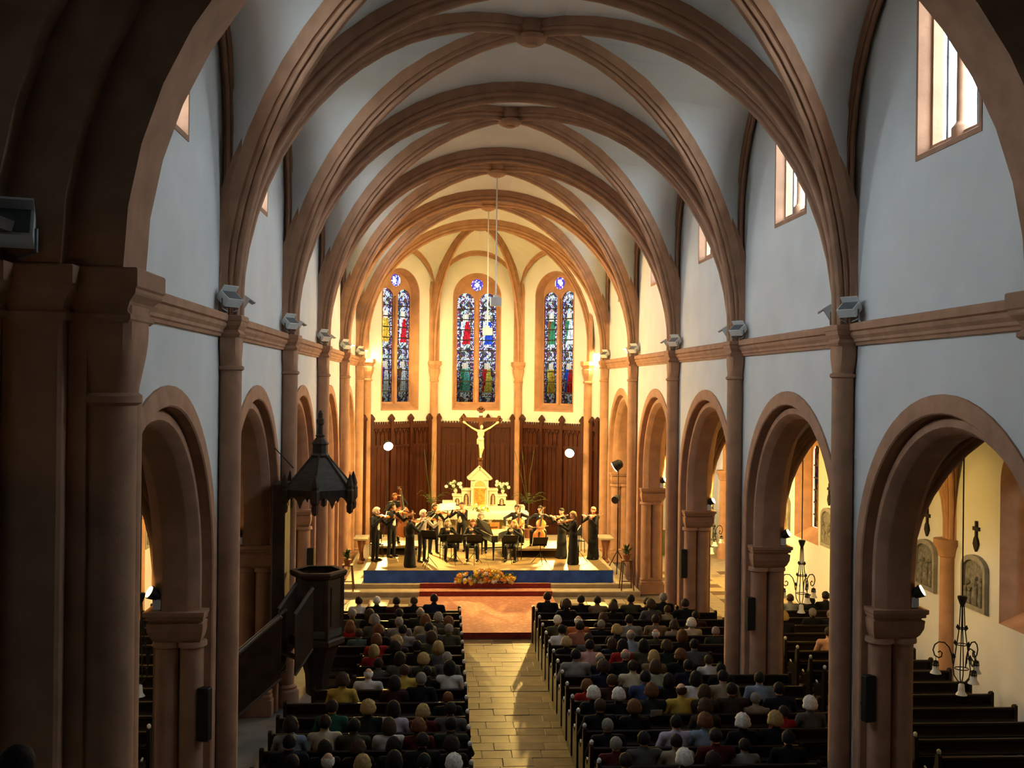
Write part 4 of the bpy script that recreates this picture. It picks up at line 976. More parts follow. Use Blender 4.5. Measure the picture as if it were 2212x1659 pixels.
stand_lamp('dazzling stage lamp on a stand before the left panelling', (qL[0], 39.9, .84), tuple(qL), (-1.2, 31.2, .3), 2600, 54)
stand_lamp('dazzling stage lamp on a stand before the right panelling', (qR[0], 39.9, .84), tuple(qR), (.5, 31.2, .3), 2300, 54)
qP = at_y(1318, 1003, 34.2)
pl_ = stand_lamp('black spotlight stand beside the right sanctuary pier', (4.42, 34.2, .45), (4.42, 34.2, qP[2]), (1.0, 35.6, 1.6), 520, 90)
MB().tube([(-.02, -.05, 2.55), (-.16, -.3, 2.48)], [.1, .13], 12).build('lower_can', BLACKP, pl_)
MB().tube([(0, 0, 2.62), (-.1, -.1, 2.62)], .015, 6).build('lower_arm', BLACKP, pl_)
# ---- hanging panels from the vault bosses
for px, py, Y, lab in ((1071, 652, MID[3], 'white box hung on the longer-lit front rod from the vault'), (1053, 716, MID[4], 'white box hung on the rear rod from the vault, lower one')):
    q = at_y(px, py, Y); t = thing('hanging_box', lab, 'hanging unit', (q[0], Y, q[2]), .1, 'white units hung from the vault')
    MB().cbox(-.165, .165, -.1, .1, -.13, .13, .012).build('box', WHITEM, t); MB().cbox(-.07, .07, -.05, .05, .13, .2, .01).build('cap', WHITEM, t)
    MB().tube([(0, 0, .2), (-q[0]*.6, 0, 13.0-q[2])], .022, 6).build('rod', WHITEM, t)
# ---- stools, side tables, plants at the stage corners
def stool_plant(label, loc, hs=.75):
    t = thing('plant_stand', 'tall wooden stand carrying a plant '+label, 'stand', loc, group='plant stands'); 
    MB().cbox(-.17, .17, -.17, .17, hs-.03, hs, .008).build('top', CRW, t)
    for sx in (-1, 1):
        for sy in (-1, 1): MB().tube([(sx*.2, sy*.2, 0), (sx*.13, sy*.13, hs-.03)], .02, 6).build('leg', CRW, t)
    MB().box(-.17, .17, -.01, .01, .25, .28).build('stretcher', CRW, t)
    p = thing('potted_plant', 'bushy green plant in a dark pot '+label, 'plant', (loc[0], loc[1], loc[2]+hs), group='potted plants'); a = MB(); a.lathe([(.09, 0), (.12, .14), (.13, .16), (.1, .16)], 12); a.build('pot', TERRA, p, auto=40)
    r = random.Random(int(abs(loc[0])*100)); lf = MB().add([(0, 0, 0), (.16, .5, .1), (0, 1, 0), (-.16, .5, .1)], [(0, 1, 2, 3)]).build('leaf', GREEN, p); lm = lf.data; bpy.data.objects.remove(lf)
    for k in range(46):
        o_ = obj('leaf', lm, p, (r.uniform(-.06, .06), r.uniform(-.06, .06), .12+r.random()*.25), (r.uniform(.2, 1.4), 0, r.uniform(0, 2*PI))); z = r.uniform(.12, .26); o_.scale = (z, z, z)
q = at_z(1357, 1278, .30); stool_plant('at the right end of the chancel steps', (min(q[0], 4.5), 32.05, .30), .95)
q = at_z(738, 1230, .30); stool_plant('at the left end of the chancel steps', (-4.45, 32.05, .30), .8)
def credence(label, loc, rz):
    t = thing('credence_table', label, 'table', loc, rz, 'stone tables against the sanctuary walls')
    MB().cbox(-.45, .45, -.25, .25, .82, .9, .015).build('table_top', STEPST, t)
    for x in (-.33, .33): a = MB(); a.lathe([(.11, 0), (.11, .06), (.05, .12), (.04, .35), (.09, .6), (.12, .78), (.14, .82)], 10, (x, 0, 0)); a.build('leg', TERRA, t, auto=40)
credence('stone side table at the left sanctuary wall', (-4.35, 36.2, .45), PI/2); credence('stone side table at the right sanctuary wall', (4.35, 36.4, .45), PI/2)
# ---- side altars at the aisle ends
for s in (-1, 1):
    t = thing('side_altar', 'side altar with statue at the end of the %s aisle' % SIDE[s], 'altar', (s*7.8, 40.6, .04))
    MB().cbox(-1.1, 1.1, -.4, .4, 0, 1.0, .02).build('table', mat('side_altar_green', (.10, .13, .07), .7), t); MB().cbox(-1.2, 1.2, -.45, .45, 1.0, 1.08, .02).build('slab', MARBLE, t)
    a = MB(); a.lathe([(.22, 1.08), (.22, 1.5), (.17, 1.55), (.2, 1.6), (.22, 1.9), (.16, 2.3), (.2, 2.6), (.08, 2.75), (.11, 2.85), (.1, 2.98), (.03, 3.08)], 12, (0, .1, 0)); a.build('statue', mat('statue_paint', (.45, .3, .16), .6), t, auto=60)
    for x in (-.7, .7): a = MB(); a.lathe([(.06, 1.08), (.02, 1.12), (.02, 1.5), (.035, 1.52), (.015, 1.54), (.015, 1.8)], 8, (x, 0, 0)); a.build('candlestick', GOLD, t)
# lamp of the loft (lights the near pier)
t = thing('loft_wall_lamp', 'wall lamp of the organ loft behind the viewer', 'lamp', (-4.9, 2.2, 5.6)); MB().lathe([(.02, 0), (.1, .1), (.12, .25), (.05, .3)], 12).build('shade', GLASSB, t); MB().box(-.82, -.0, -.02, .02, .1, .13).build('bracket', IRON, t)
sp = spot(t, (.1, .25, .2), (.2, 7.1, 1.35), 5.5, (1, .46, .12), 22, .5, .15); sp.parent = t
# ================================================================== PEOPLE
def V(*a): return np.array(a, float)
def sdf_mesh(prims, cell):
    # prims: ('c',a,b,ra,rb,label,k) round cones, ('e',c,r,label,k) ellipsoids -> one continuous surface
    lo = V(9, 9, 9); hi = -lo
    for p in prims:
        if p[0] == 'c':
            m = max(p[3], p[4]); lo = np.minimum(lo, np.minimum(p[1], p[2])-m); hi = np.maximum(hi, np.maximum(p[1], p[2])+m)
        else: lo = np.minimum(lo, p[1]-p[2]); hi = np.maximum(hi, p[1]+p[2])
    lo = lo-cell*2.5; n = np.ceil((hi+cell*2.5-lo)/cell).astype(int)+1
    D = np.full(n, 1e3); Lb = np.zeros(n, np.int8)
    for p in prims:
        k = p[-1]
        if p[0] == 'c': m = max(p[3], p[4])+3*k+2*cell; b0 = np.minimum(p[1], p[2])-m; b1 = np.maximum(p[1], p[2])+m
        else: m = 3*k+2*cell; b0 = p[1]-p[2]-m; b1 = p[1]+p[2]+m
        i0 = np.maximum(((b0-lo)/cell).astype(int), 0); i1 = np.minimum(((b1-lo)/cell).astype(int)+2, n)
        sl = tuple(slice(a, b) for a, b in zip(i0, i1))
        g = np.meshgrid(*[lo[q]+cell*np.arange(i0[q], i1[q]) for q in range(3)], indexing='ij')
        P = np.stack(g, -1)
        if p[0] == 'c':
            ab = p[2]-p[1]; t = np.clip(((P-p[1])@ab)/(ab@ab+1e-9), 0, 1)
            d = np.linalg.norm(P-p[1]-t[..., None]*ab, axis=-1)-(p[3]+t*(p[4]-p[3])); lab = p[5]
        else:
            q = (P-p[1])/p[2]; kk = np.linalg.norm(q, axis=-1); k2 = np.linalg.norm(q/p[2], axis=-1)+1e-9; d = kk*(kk-1)/k2; lab = p[3]
        O = D[sl]; Lb[sl] = np.where(d < O, lab, Lb[sl]); h = np.clip(.5+.5*(O-d)/k, 0, 1)
        D[sl] = np.where(O > 500, d, O*(1-h)+d*h-k*h*(1-h))
    ins = D < 0
    c = [ins[i:n[0]-1+i, j:n[1]-1+j, l:n[2]-1+l] for i in (0, 1) for j in (0, 1) for l in (0, 1)]
    cnt = sum(x.astype(np.int8) for x in c); act = (cnt > 0) & (cnt < 8); idx = np.argwhere(act)
    vid = -np.ones(act.shape, int); vid[act] = np.arange(len(idx))
    acc = np.zeros((len(idx), 3)); num = np.zeros(len(idx))
    cor = [(i, j, l) for i in (0, 1) for j in (0, 1) for l in (0, 1)]
    for a in cor:
        for ax in range(3):
            if a[ax]: continue
            b = list(a); b[ax] = 1
            da = D[idx[:, 0]+a[0], idx[:, 1]+a[1], idx[:, 2]+a[2]]; db = D[idx[:, 0]+b[0], idx[:, 1]+b[1], idx[:, 2]+b[2]]
            m = (da < 0) != (db < 0); t = np.where(m, da/(da-db+1e-12), 0)
            pt = np.tile(np.array(a, float), (len(idx), 1)); pt[:, ax] += t
            acc[m] += pt[m]; num[m] += 1
    vs = lo+cell*(idx+acc/num[:, None]); faces = []; labs = []
    for ax in range(3):
        o1, o2 = [(1, 2), (2, 0), (0, 1)][ax]
        A = ins; sh = [slice(None)]*3; sh[ax] = slice(0, n[ax]-1); sh2 = [slice(None)]*3; sh2[ax] = slice(1, n[ax])
        e = np.argwhere(A[tuple(sh)] != A[tuple(sh2)])
        for q in e:
            if q[o1] == 0 or q[o2] == 0 or q[o1] >= n[o1]-1 or q[o2] >= n[o2]-1: continue
            def g(d1, d2):
                w = list(q); w[o1] += d1; w[o2] += d2; return vid[w[0], w[1], w[2]]
            f = (g(-1, -1), g(0, -1), g(0, 0), g(-1, 0))
            if min(f) < 0: continue
            if not A[q[0], q[1], q[2]]: f = f[::-1]
            faces.append(f); labs.append(int(Lb[q[0], q[1], q[2]]) if A[q[0], q[1], q[2]] else int(Lb[q[0]+(ax == 0), q[1]+(ax == 1), q[2]+(ax == 2)]))
    return vs, faces, labs
def mesh_from(name, vs, fs, labs, nmat, mats=None):
    me = bpy.data.meshes.new(name); me.from_pydata([tuple(v) for v in vs], [], fs)
    for k in range(nmat): me.materials.append(mats[k] if mats else None)
    me.polygons.foreach_set('material_index', labs); me.polygons.foreach_set('use_smooth', [True]*len(fs)); me.update(); return me
def hand_prims(w, d, nrm, thumb, curl=.5, s=1.0):
    # w wrist, d hand axis, nrm palm normal (curl direction), thumb side direction
    d, nrm, thumb = norm(d), norm(nrm), norm(thumb); P = [('c', w, w+d*.075*s, .024, .03, 0, .015)]
    P += [('e', w+d*.06*s, V(.035, .035, .035)*s, 0, .015)]
    for k, (off, ln) in enumerate(((.032, .075), (.011, .085), (-.011, .08), (-.031, .062))):
        a = w+d*.085*s+thumb*off; b = a+norm(d+nrm*curl*.6)*ln*.55; c = b+norm(d*(1-curl)+nrm*curl*1.4)*ln*.5
        P += [('c', a, b, .0105, .0095, 0, .003), ('c', b, c, .0095, .008, 0, .003)]
    a = w+d*.03*s+thumb*.03; b = a+norm(thumb+d*.9+nrm*.3)*.045; c = b+norm(d+nrm*curl)*.035
    return P+[('c', a, b, .013, .011, 0, .006), ('c', b, c, .011, .009, 0, .004)]
def head_prims(c, face, up=V(0, 0, 1)):
    face = norm(face); sd = norm(np.cross(face, up)); u = np.cross(sd, face)
    P = [('e', c+u*.015-face*.005, V(.078, .092, .105), 0, .02), ('c', c-u*.06+face*.03, c-u*.085+face*.055, .05, .032, 0, .03)]
    P += [('c', c+u*.01+face*.088, c-u*.025+face*.108, .01, .015, 0, .012)]
    for q in (-1, 1): P += [('c', c+sd*q*.078+u*.015, c+sd*q*.08-u*.025, .014, .01, 0, .006), ('c', c+sd*q*.02-u*.01+face*.07, c+sd*q*.045-u*.03+face*.06, .02, .02, 0, .02)]
    P += [('c', c-u*.058+face*.085-sd*.018, c-u*.058+face*.085+sd*.018, .009, .009, 0, .008)]
    return P
def limb(a, m, b, r0, r1, r2, lab, k=.03): return [('c', a, m, r0, r1, lab, k), ('c', m, b, r1, r2, lab, k)]
def person_prims(P):
    # P: joint dict; facing -y locally
    L = P.get('top', 1); T = P.get('low', 2); pel = P['pelvis']; ch = P['chest']; nk = P['neck']; hd = P['head']; sw = P.get('sw', .17); out = []
    out += [('e', ch, V(sw*.95, .12, .2), L, .05), ('e', pel+V(0, 0, .04), V(.165, .125, .13), T, .05), ('c', pel+V(0, .0, .1), ch, .125, .135, L, .06)]
    sh = {q: P.get('sh%+d' % q, nk+V(q*sw, .02, -.09)) for q in (-1, 1)}
    out += [('c', sh[-1], sh[1], .07, .07, L, .05), ('c', nk+V(0, .01, -.1), nk, .075, .055, L, .04), ('c', nk-V(0, 0, .02), hd-V(0, -.01, .05), .052, .05, 0, .02)]
    out += head_prims(hd, P.get('face', V(0, -1, 0)))
    for q in (-1, 1):
        out += limb(sh[q], P['el%+d' % q], P['wr%+d' % q], .062, .047, .034, L, .02)
        d = P.get('hd%+d' % q, P['wr%+d' % q]-P['el%+d' % q]); out += hand_prims(P['wr%+d' % q]+norm(d)*.01, d, P.get('pn%+d' % q, V(0, 0, -1)), P.get('th%+d' % q, V(-q, 0, 0)), P.get('curl', .5))
    if P.get('dress'):
        b = P['dress']; out += [('c', pel+V(0, 0, .05), V(pel[0], pel[1], .55), .14, .16, T, .04), ('c', V(pel[0], pel[1], .55), V(pel[0], pel[1], .10), .16, b, T, .04)]
    else:
        for q in (-1, 1): out += limb(pel+V(q*.09, 0, 0), P['kn%+d' % q], P['an%+d' % q], .088, .062, .05, T, .025)
    for q in (-1, 1):
        a = P['an%+d' % q]; out += [('c', a-V(0, -.03, .035), a-V(0, .15, .05), .045, .035, 4, .012)]
    if P.get('shirt'):
        out += [('c', nk+V(0, -.06, -.1), ch+V(0, -.095, -.05), .035, .055, 3, .012), ('c', ch+V(0, -.095, -.05), pel+V(0, -.09, .14), .055, .07, 3, .012)]
    return out
SKINS = [mat('skin_fair', (.62, .36, .24), .6, .06), mat('skin_ruddy', (.58, .27, .18), .6, .06), mat('skin_tan', (.48, .28, .17), .6, .06)]
HAIRC = {'dark brown': (.030, .017, .010), 'black': (.012, .010, .010), 'brown': (.085, .045, .022), 'auburn': (.20, .075, .025), 'blond': (.45, .31, .12), 'grey': (.30, .27, .23), 'white': (.72, .68, .60)}
HMAT = {k: mat('hair_'+k.replace(' ', '_'), tuple(v*(.55+.4*min(1, c[0]*1.6)) for v in c), .75, .25, 30, .3, 60) for k, c in HAIRC.items()}
CLO = {'black': (.012, .012, .014), 'navy': (.015, .022, .06), 'white': (.68, .66, .62), 'grey': (.16, .16, .155), 'light grey': (.36, .35, .32), 'olive': (.13, .12, .06), 'beige': (.42, .35, .23), 'cream': (.6, .53, .36), 'red': (.42, .012, .015), 'dark red': (.16, .012, .014), 'maroon': (.09, .015, .018), 'green': (.02, .16, .10), 'dark green': (.035, .06, .04), 'yellow': (.6, .42, .07), 'light blue': (.28, .37, .47), 'blue': (.06, .11, .26), 'lavender': (.5, .46, .58), 'salmon': (.45, .16, .09), 'brown': (.10, .06, .035), 'tan': (.33, .22, .12), 'pink': (.55, .32, .30), 'teal': (.12, .22, .2), 'orange': (.5, .15, .04), 'pale green': (.4, .45, .32)}
CMAT = {k: mat('cloth_'+k.replace(' ', '_'), tuple(v*(.28+.62*min(1, max(c)*1.7)) for v in c), .9, .15, 12, .2, 80) for k, c in CLO.items()}
SHOE = mat('shoe_leather', (.012, .01, .009), .4); SUIT = mat('concert_black', (.010, .010, .012), .8); SHIRTW = mat('dress_shirt', (.80, .77, .70), .85)
def hair_mesh(kind, seed=0):
    r = random.Random(seed); n, m = 22, 15; vs = []; fs = []
    ph = [r.uniform(0, 6) for _ in range(6)]
    for i in range(m+1):
        t = PI*i/m
        for j in range(n):
            a = 2*PI*j/n; d = V(math.sin(t)*math.cos(a), math.sin(t)*math.sin(a), math.cos(t))
            base = 1/math.sqrt((d[0]/.084)**2+(d[1]/.097)**2+(d[2]/.103)**2)
            face = d[1] < -.25 and d[2] < .5-.25*abs(d[0]); low = d[2] < -.55
            wob = math.sin(9*a+ph[0])*math.sin(7*t+ph[1])+.6*math.sin(17*a+ph[2]+5*t)
            th = {'short': .014, 'bob': .024, 'curly': .034, 'bald': .010, 'long': .02, 'bun': .014}[kind]
            rad = base+th+wob*(.007 if kind == 'curly' else .003)
            if kind in ('bob', 'long') and d[2] < .1 and d[1] > -.25: rad *= 1+(.35 if kind == 'bob' else .75)*max(0, .1-d[2])
            if kind == 'curly' and d[2] < 0 and d[1] > -.2: rad *= 1.1
            if kind == 'bald' and d[2] > .45 and not (d[1] > .75): rad = base*.9
            if face: rad = base*.88
            if low and kind not in ('bob', 'long'): rad = base*(.9 if d[1] < .1 else .98)
            vs.append(d*rad+V(0, .005, .015))
    for i in range(m):
        for j in range(n): fs.append((i*n+j, (i+1)*n+j, (i+1)*n+(j+1) % n, i*n+(j+1) % n))
    if kind == 'bun':
        b = MB().ball((0, .115, .05), .04, n=10, m=7); k = len(vs); vs += [V(*x) for x in b.v]; fs += [tuple(q+k for q in f) for f in b.f]
    return mesh_from('hair', vs, fs, [0]*len(fs), 1)
HAIRM = {(k, q): hair_mesh(k, q) for k in ('short', 'bob', 'curly', 'bald', 'long', 'bun') for q in (0, 1)}
def slots(o, mats):
    for k, m in enumerate(mats): o.material_slots[k].link = 'OBJECT'; o.material_slots[k].material = m
# ---- seated listeners: five shared bodies
def seated(sw, lean, turn, arms, wide=1.0):
    P = dict(pelvis=V(0, 0, .545), chest=V(0, .03+lean, .90), neck=V(0, .02+lean*1.3, 1.135), head=V(0, lean, 1.235), sw=sw, face=V(math.sin(turn), -math.cos(turn), -.08))
    P['kn+1'] = V(.12, -.42, .52); P['kn-1'] = V(-.12, -.42, .52); P['an+1'] = V(.12, -.40, .09); P['an-1'] = V(-.12, -.40, .09)
    for q in (-1, 1):
        P['el%+d' % q] = V(q*(sw+.09*wide), -.02, .80); P['wr%+d' % q] = V(q*.10, -.25, .68) if arms == 0 else V(q*.02, -.22, .78); P['hd%+d' % q] = V(-q*.4, -1, -.1)
    vs, fs, lb = sdf_mesh(person_prims(P), .0215); return mesh_from('seated_person', vs, fs, lb, 5), P['head']
BODIES = [seated(.2, .0, 0, 0), seated(.175, .0, .25, 1), seated(.19, -.05, -.3, 0), seated(.18, .02, 0, 1), seated(.215, -.02, .1, 0, 1.2)]
def add_listener(x, y, zfl, hair, hk, top, bi, label, rz, sc=1.0, dz=0, group='seated audience'):
    me, hd = BODIES[bi]; o = bpy.data.objects.new('person', me); COL.objects.link(o); o.location = (x, y, zfl+dz); o.rotation_euler = (0, 0, rz); o.scale = (sc, sc, sc)
    rr = random.Random(int(x*1000+y*77)); sk = SKINS[rr.randrange(3)]
    slots(o, [sk, CMAT[top], CMAT[rr.choice(['black', 'navy', 'grey', 'brown'])], CMAT['white'], SHOE]); tag(o, label, 'person', group)
    h = obj('hair', HAIRM[(hk, rr.randrange(2))], o, tuple(hd), (0, 0, 0)); slots(h, [HMAT[hair]])
    return o
C1 = lambda x, y: (560+x*.2441, 1260+y*.2441)
C2 = lambda x, y: (1100+x*.2441, 1260+y*.2441)
C3 = lambda x, y: (1600+x*.27667, 1200+y*.27667)
HC = {'d': 'dark brown', 'k': 'black', 'b': 'brown', 'a': 'auburn', 'y': 'blond', 'g': 'grey', 'w': 'white'}
AUD_L = '''880,165,d,s,white 1040,160,w,s,black 1215,165,d,s,maroon 1370,160,b,s,black 1548,140,d,s,navy 1708,175,d,s,black 978,275,b,b,black 1237,275,d,s,black 1425,260,g,t,dark_green
1510,305,g,c,grey 1645,270,g,s,olive 1020,330,g,c,grey 1237,350,g,s,light_grey 1470,325,a,b,beige 1675,345,a,c,olive 805,375,a,l,red 1055,420,a,c,black 1270,420,k,s,light_grey 1500,400,k,s,grey 1715,415,g,s,olive
855,500,a,b,red 1105,515,y,c,black 1525,470,b,b,olive 1720,450,b,s,teal 690,600,y,b,red 870,570,d,c,black 1010,570,k,s,black 1240,570,y,b,grey 1450,565,g,t,grey 1655,570,w,c,grey 645,555,d,s,black
1245,665,d,b,grey 1455,675,y,c,olive 1660,670,g,s,grey 1700,740,k,b,white 1055,720,d,s,grey 1285,780,b,s,yellow 965,810,w,t,white 740,860,b,c,yellow 1430,860,g,s,black 1200,880,d,b,maroon 1520,790,k,s,black
965,1090,y,c,dark_green 1190,1110,k,b,lavender 1670,1030,a,s,black 1450,1140,y,c,dark_red 1720,1120,k,s,grey 640,1110,d,s,green 1150,1260,b,b,white 1410,1270,a,c,dark_red 1765,1260,k,s,dark_green 280,1260,d,c,light_blue
580,1250,d,s,cream 840,1270,k,s,olive 265,1420,k,s,navy 580,1460,k,b,black 875,1460,b,c,black 1190,1440,k,c,black 1420,1400,k,s,black 1705,1430,d,c,black 605,1585,w,t,black 915,1600,y,c,black 1195,1550,k,b,white 1435,1590,k,s,cream 1675,1590,w,c,black 290,1600,d,s,black'''
AUD_R = '''320,120,d,s,black 360,185,d,b,black 485,150,d,s,black 505,190,b,c,black 670,155,k,s,tan 735,180,k,s,black 845,145,k,s,olive 920,210,b,c,black 1000,170,b,s,black 1122,135,g,s,black 1250,190,b,c,grey 1292,240,b,s,beige 1530,185,d,s,black 1650,290,k,s,maroon
400,335,w,s,olive 612,335,w,t,orange 833,310,b,c,black 815,370,g,s,black 1065,330,k,s,light_grey 1300,330,d,s,tan 1290,375,b,c,beige 950,415,y,c,navy 430,420,k,s,white 612,385,d,s,salmon 1520,355,w,c,cream 1530,460,a,b,black 1830,435,g,s,dark_green
1078,460,g,t,light_blue 1297,455,w,t,olive 505,525,y,c,black 700,490,d,s,grey 925,530,b,b,navy 715,560,k,s,pink 1190,550,k,b,olive 1395,560,b,c,dark_green 1640,550,k,s,grey 1845,550,k,b,red 1030,640,g,t,black 805,670,g,t,navy 1280,650,y,b,tan 1515,640,a,c,black
510,640,k,s,light_grey 580,650,b,c,black 620,710,k,s,black 830,740,b,c,navy 1095,740,d,s,cream 1295,730,b,b,pale_green 1590,740,k,s,navy 1770,690,b,s,white 1880,770,k,s,black 910,870,b,s,maroon 1205,830,k,s,blue 1410,860,k,b,black 650,910,a,c,red 1650,840,k,b,white 1895,820,k,s,beige
705,980,w,c,black 965,990,w,c,black 1255,955,a,c,dark_green 1525,945,b,t,yellow 1725,960,b,b,brown 1970,940,d,s,brown 1460,1040,g,s,beige 750,1095,b,s,black 1105,1100,a,c,black 1730,1090,b,c,brown
1730,1220,a,c,light_blue 1480,1240,k,s,lavender 770,1270,g,s,black 2060,1225,w,c,black 860,1435,g,s,dark_red 1170,1390,k,s,grey 1480,1410,d,s,beige 1830,1350,d,s,dark_red 2090,1480,d,s,light_grey 1545,1545,w,c,black 950,1580,d,s,black 1800,1570,d,c,black'''
AUD_X = '''150,970,d,s,light_blue 235,1040,k,s,navy 535,1160,w,c,grey 460,1225,d,s,red 268,1280,y,c,black 370,1430,k,s,black'''
AUD_A = '''390,340,b,s,light_grey 545,345,k,b,black 665,320,k,s,black 560,450,g,s,black 700,460,g,t,navy 320,480,y,c,black 690,600,d,s,pink'''
KN = {'s': 'short', 'b': 'bob', 'c': 'curly', 't': 'bald', 'l': 'long'}
KW = {'s': 'short', 'b': 'bobbed', 'c': 'full', 't': 'thinning', 'l': 'long'}
used = {}; AUD = []
def place(data, conv, side, rows, zone):
    for i, it in enumerate(data.split()):
        x, y, h, k, cl = it.split(','); px, py = conv(float(x), float(y)); cl = cl.replace('_', ' ')
        Y = at_z(px, py, 1.24)[1]; ri = min(range(len(rows)), key=lambda q: abs(rows[q]+.21-Y)); yy = rows[ri]+.21
        q = at_y(px, py, yy); dz = min(max(q[2]-1.235, -.14), .16)
        X = q[0]; xa, xb = ROWX[(side, ri)] if zone != 'right aisle' else (6.3, 8.93); X = min(max(X, xa+.3), xb-.3); lst = used.setdefault((zone, ri), [])
        
        cand = sorted([X+.04*j for j in range(-60, 61)], key=lambda v: abs(v-X)); cand = [v for v in cand if xa+.26 <= v <= xb-.26 and all(abs(v-o) >= .41 for o in lst)]
        if not cand: continue
        X = cand[0]
        lst.append(X); AUD.append((X, yy, dz, h, k, cl, side, ri, zone, i))
place(AUD_L, C1, -1, ROWS, 'left nave'); place(AUD_R, C2, 1, ROWS, 'right nave'); place(AUD_X, C3, 1, ROWS, 'right nave'); place(AUD_A, C3, 1, AROWS, 'right aisle')
for (X, yy, dz, h, k, cl, side, ri, zone, i) in AUD:
    lst = sorted(used[(zone, ri)], key=lambda v: abs(v)); pos = lst.index(X); nrow = ri if zone != 'right aisle' else len(AROWS)-1-ri
    lab = '%s %s-haired listener in %s, seat %s from the aisle, %s %s pew' % (KW[k], HC[h], cl, ORD[pos], ORD[nrow], zone)
    rr = random.Random(i*13+7); bi = {'s': rr.choice([0, 2, 4]), 'b': rr.choice([1, 3]), 'c': rr.choice([1, 3, 3]), 't': rr.choice([0, 4]), 'l': 1}[k]
    zz = (1.235+dz)/1.235
    add_listener(X, yy, 0, HC[h], KN[k], cl, bi, lab, PI+rr.uniform(-.12, .12), min(max(zz, .94), 1.07), 0)
for px, py, lab in ((1418, 1541, 'white programme sheet held up among the right nave pews'), (1492, 1592, 'white programme sheet held lower in the right nave pews')):
    q = at_z(px, py, 1.02); sh_ = MB(); sh_.obox((0, 0, 0), (1, .1, 0), (0, 1, .5), (0, -.5, 1), .11, .001, .08); o_ = sh_.build('programme_sheet', PAPER, None, loc=tuple(q)); tag(o_, lab, 'paper', 'programme sheets')
# the listener in the loft
lf = thing('loft_chair', 'plain dark chair in the loft under the seated listener', 'chair', (-3.82, 5.7, 3.4))
MB().cbox(-.22, .22, -.2, .22, .41, .445, .01).build('seat', WOOD, lf); MB().cbox(-.22, .22, -.24, -.2, .6, .9, .01).build('backrest', WOOD, lf)
for sx in (-.2, .2):
    for sy in (-.2, .2): MB().tube([(sx, sy, 0), (sx, sy, .9 if sy < 0 else .42)], .016, 6).build('leg', WOOD, lf)
add_listener(-3.82, 5.7, 3.4, 'dark brown', 'short', 'black', 0, 'dark-haired listener seated in the loft at the lower left corner', PI, 1.0, 0, None)
# ================================================================== MUSICIANS
def axes_obj(name, label, cat, origin, xa, za, group=None):
    t = thing(name, label, cat, group=group); xa = norm(xa); za = norm(np.array(za)-xa*np.dot(za, xa)); ya = np.cross(za, xa)
    t.matrix_world = Matrix([[xa[k], ya[k], za[k], origin[k]] for k in range(3)]+[[0, 0, 0, 1]]); return t
VOUT = [(0, .0), (.004, .06), (.02, .13), (.06, .2), (.12, .26), (.2, .288), (.28, .285), (.35, .26), (.4, .215), (.46, .17), (.53, .155), (.6, .17), (.65, .205), (.72, .232), (.8, .235), (.87, .215), (.93, .165), (.98, .08), (1.0, .03)]
def strings(name, label, origin, xa, za, L, endpin=0, group='string instruments', mat_=None):
    t = axes_obj(name, label, {'violin': 'violin', 'viola': 'viola', 'cello': 'cello', 'double_bass': 'double bass'}[name], origin, xa, za, group)
    B = mat_ or SPRUCE; th = .085*L if L < .5 else .15*L
    out = [(x*L, w*L) for x, w in VOUT]+[(x*L, -w*L) for x, w in VOUT[::-1]][1:-1]
    a = MB(); cx = .5*L; ins = lambda k, z: [(cx+(x-cx)*k, y*k, z) for x, y in out]
    a.loft([ins(.93, -th/2-.006*L), ins(1, -th/2+.01*L), ins(.985, 0), ins(1, th/2-.01*L), ins(.93, th/2+.008*L), ins(.5, th/2+.03*L)]); a.build('body', B, t, auto=50)
    a = MB(); a.tube([(L*.97, 0, th*.3), (L*1.5, 0, th*.25)], [L*.05, L*.035], 8); nk = a.build('neck', SPRUCED, t)
    sp = [(L*1.5+L*.06*q*1.6, 0, th*.25-L*.05*(1-math.cos(q*2.2))) for q in np.linspace(0, 1, 6)]
    MB().tube(sp, [L*.035, L*.035, L*.035, L*.03, L*.035, L*.04], 8).build('scroll', SPRUCED, nk)
    for k, q in enumerate((-1, 1, -1, 1)): MB().tube([(L*(1.54+.025*k), 0, th*.22), (L*(1.54+.025*k), q*L*.11, th*.22)], L*.012, 5).build('peg', EBONY, nk)
    MB().loft([[(L*.62, y, z) for y, z in ((-.045*L, th/2+.06*L), (.045*L, th/2+.06*L), (.04*L, th/2+.075*L), (-.04*L, th/2+.075*L))], [(L*1.5, y, z) for y, z in ((-.03*L, th*.25+.03*L), (.03*L, th*.25+.03*L), (.025*L, th*.25+.045*L), (-.025*L, th*.25+.045*L))]]).build('fingerboard', EBONY, t)
    MB().box(L*.53, L*.545, -.06*L, .06*L, th/2, th/2+.09*L).build('bridge', mat('maple_bridge', (.6, .4, .2), .5), t)
    MB().loft([[(L*.05, y, z) for y, z in ((-.02*L, th/2+.02*L), (.02*L, th/2+.02*L), (.02*L, th/2+.04*L), (-.02*L, th/2+.04*L))], [(L*.35, y, z) for y, z in ((-.045*L, th/2+.05*L), (.045*L, th/2+.05*L), (.045*L, th/2+.07*L), (-.045*L, th/2+.07*L))]]).build('tailpiece', EBONY, t)
    for q in (-1, 1): MB().tube([(L*.43, q*.1*L, th/2+.022*L), (L*.48, q*.125*L, th/2+.02*L), (L*.56, q*.1*L, th/2+.025*L), (L*.62, q*.085*L, th/2+.024*L)], L*.012, 4).build('sound_hole', EBONY, t)
    for q in (-.022, -.007, .007, .022): MB().tube([(L*.35, q*L, th/2+.07*L), (L*.54, q*L, th/2+.092*L), (L*1.5, q*L*.6, th*.25+.05*L)], max(.0012, L*.002), 3).build('string', STEEL, t)
    if endpin: MB().tube([(0, 0, 0), (-endpin, 0, 0)], .008, 6).build('endpin', STEEL, t)
    return t
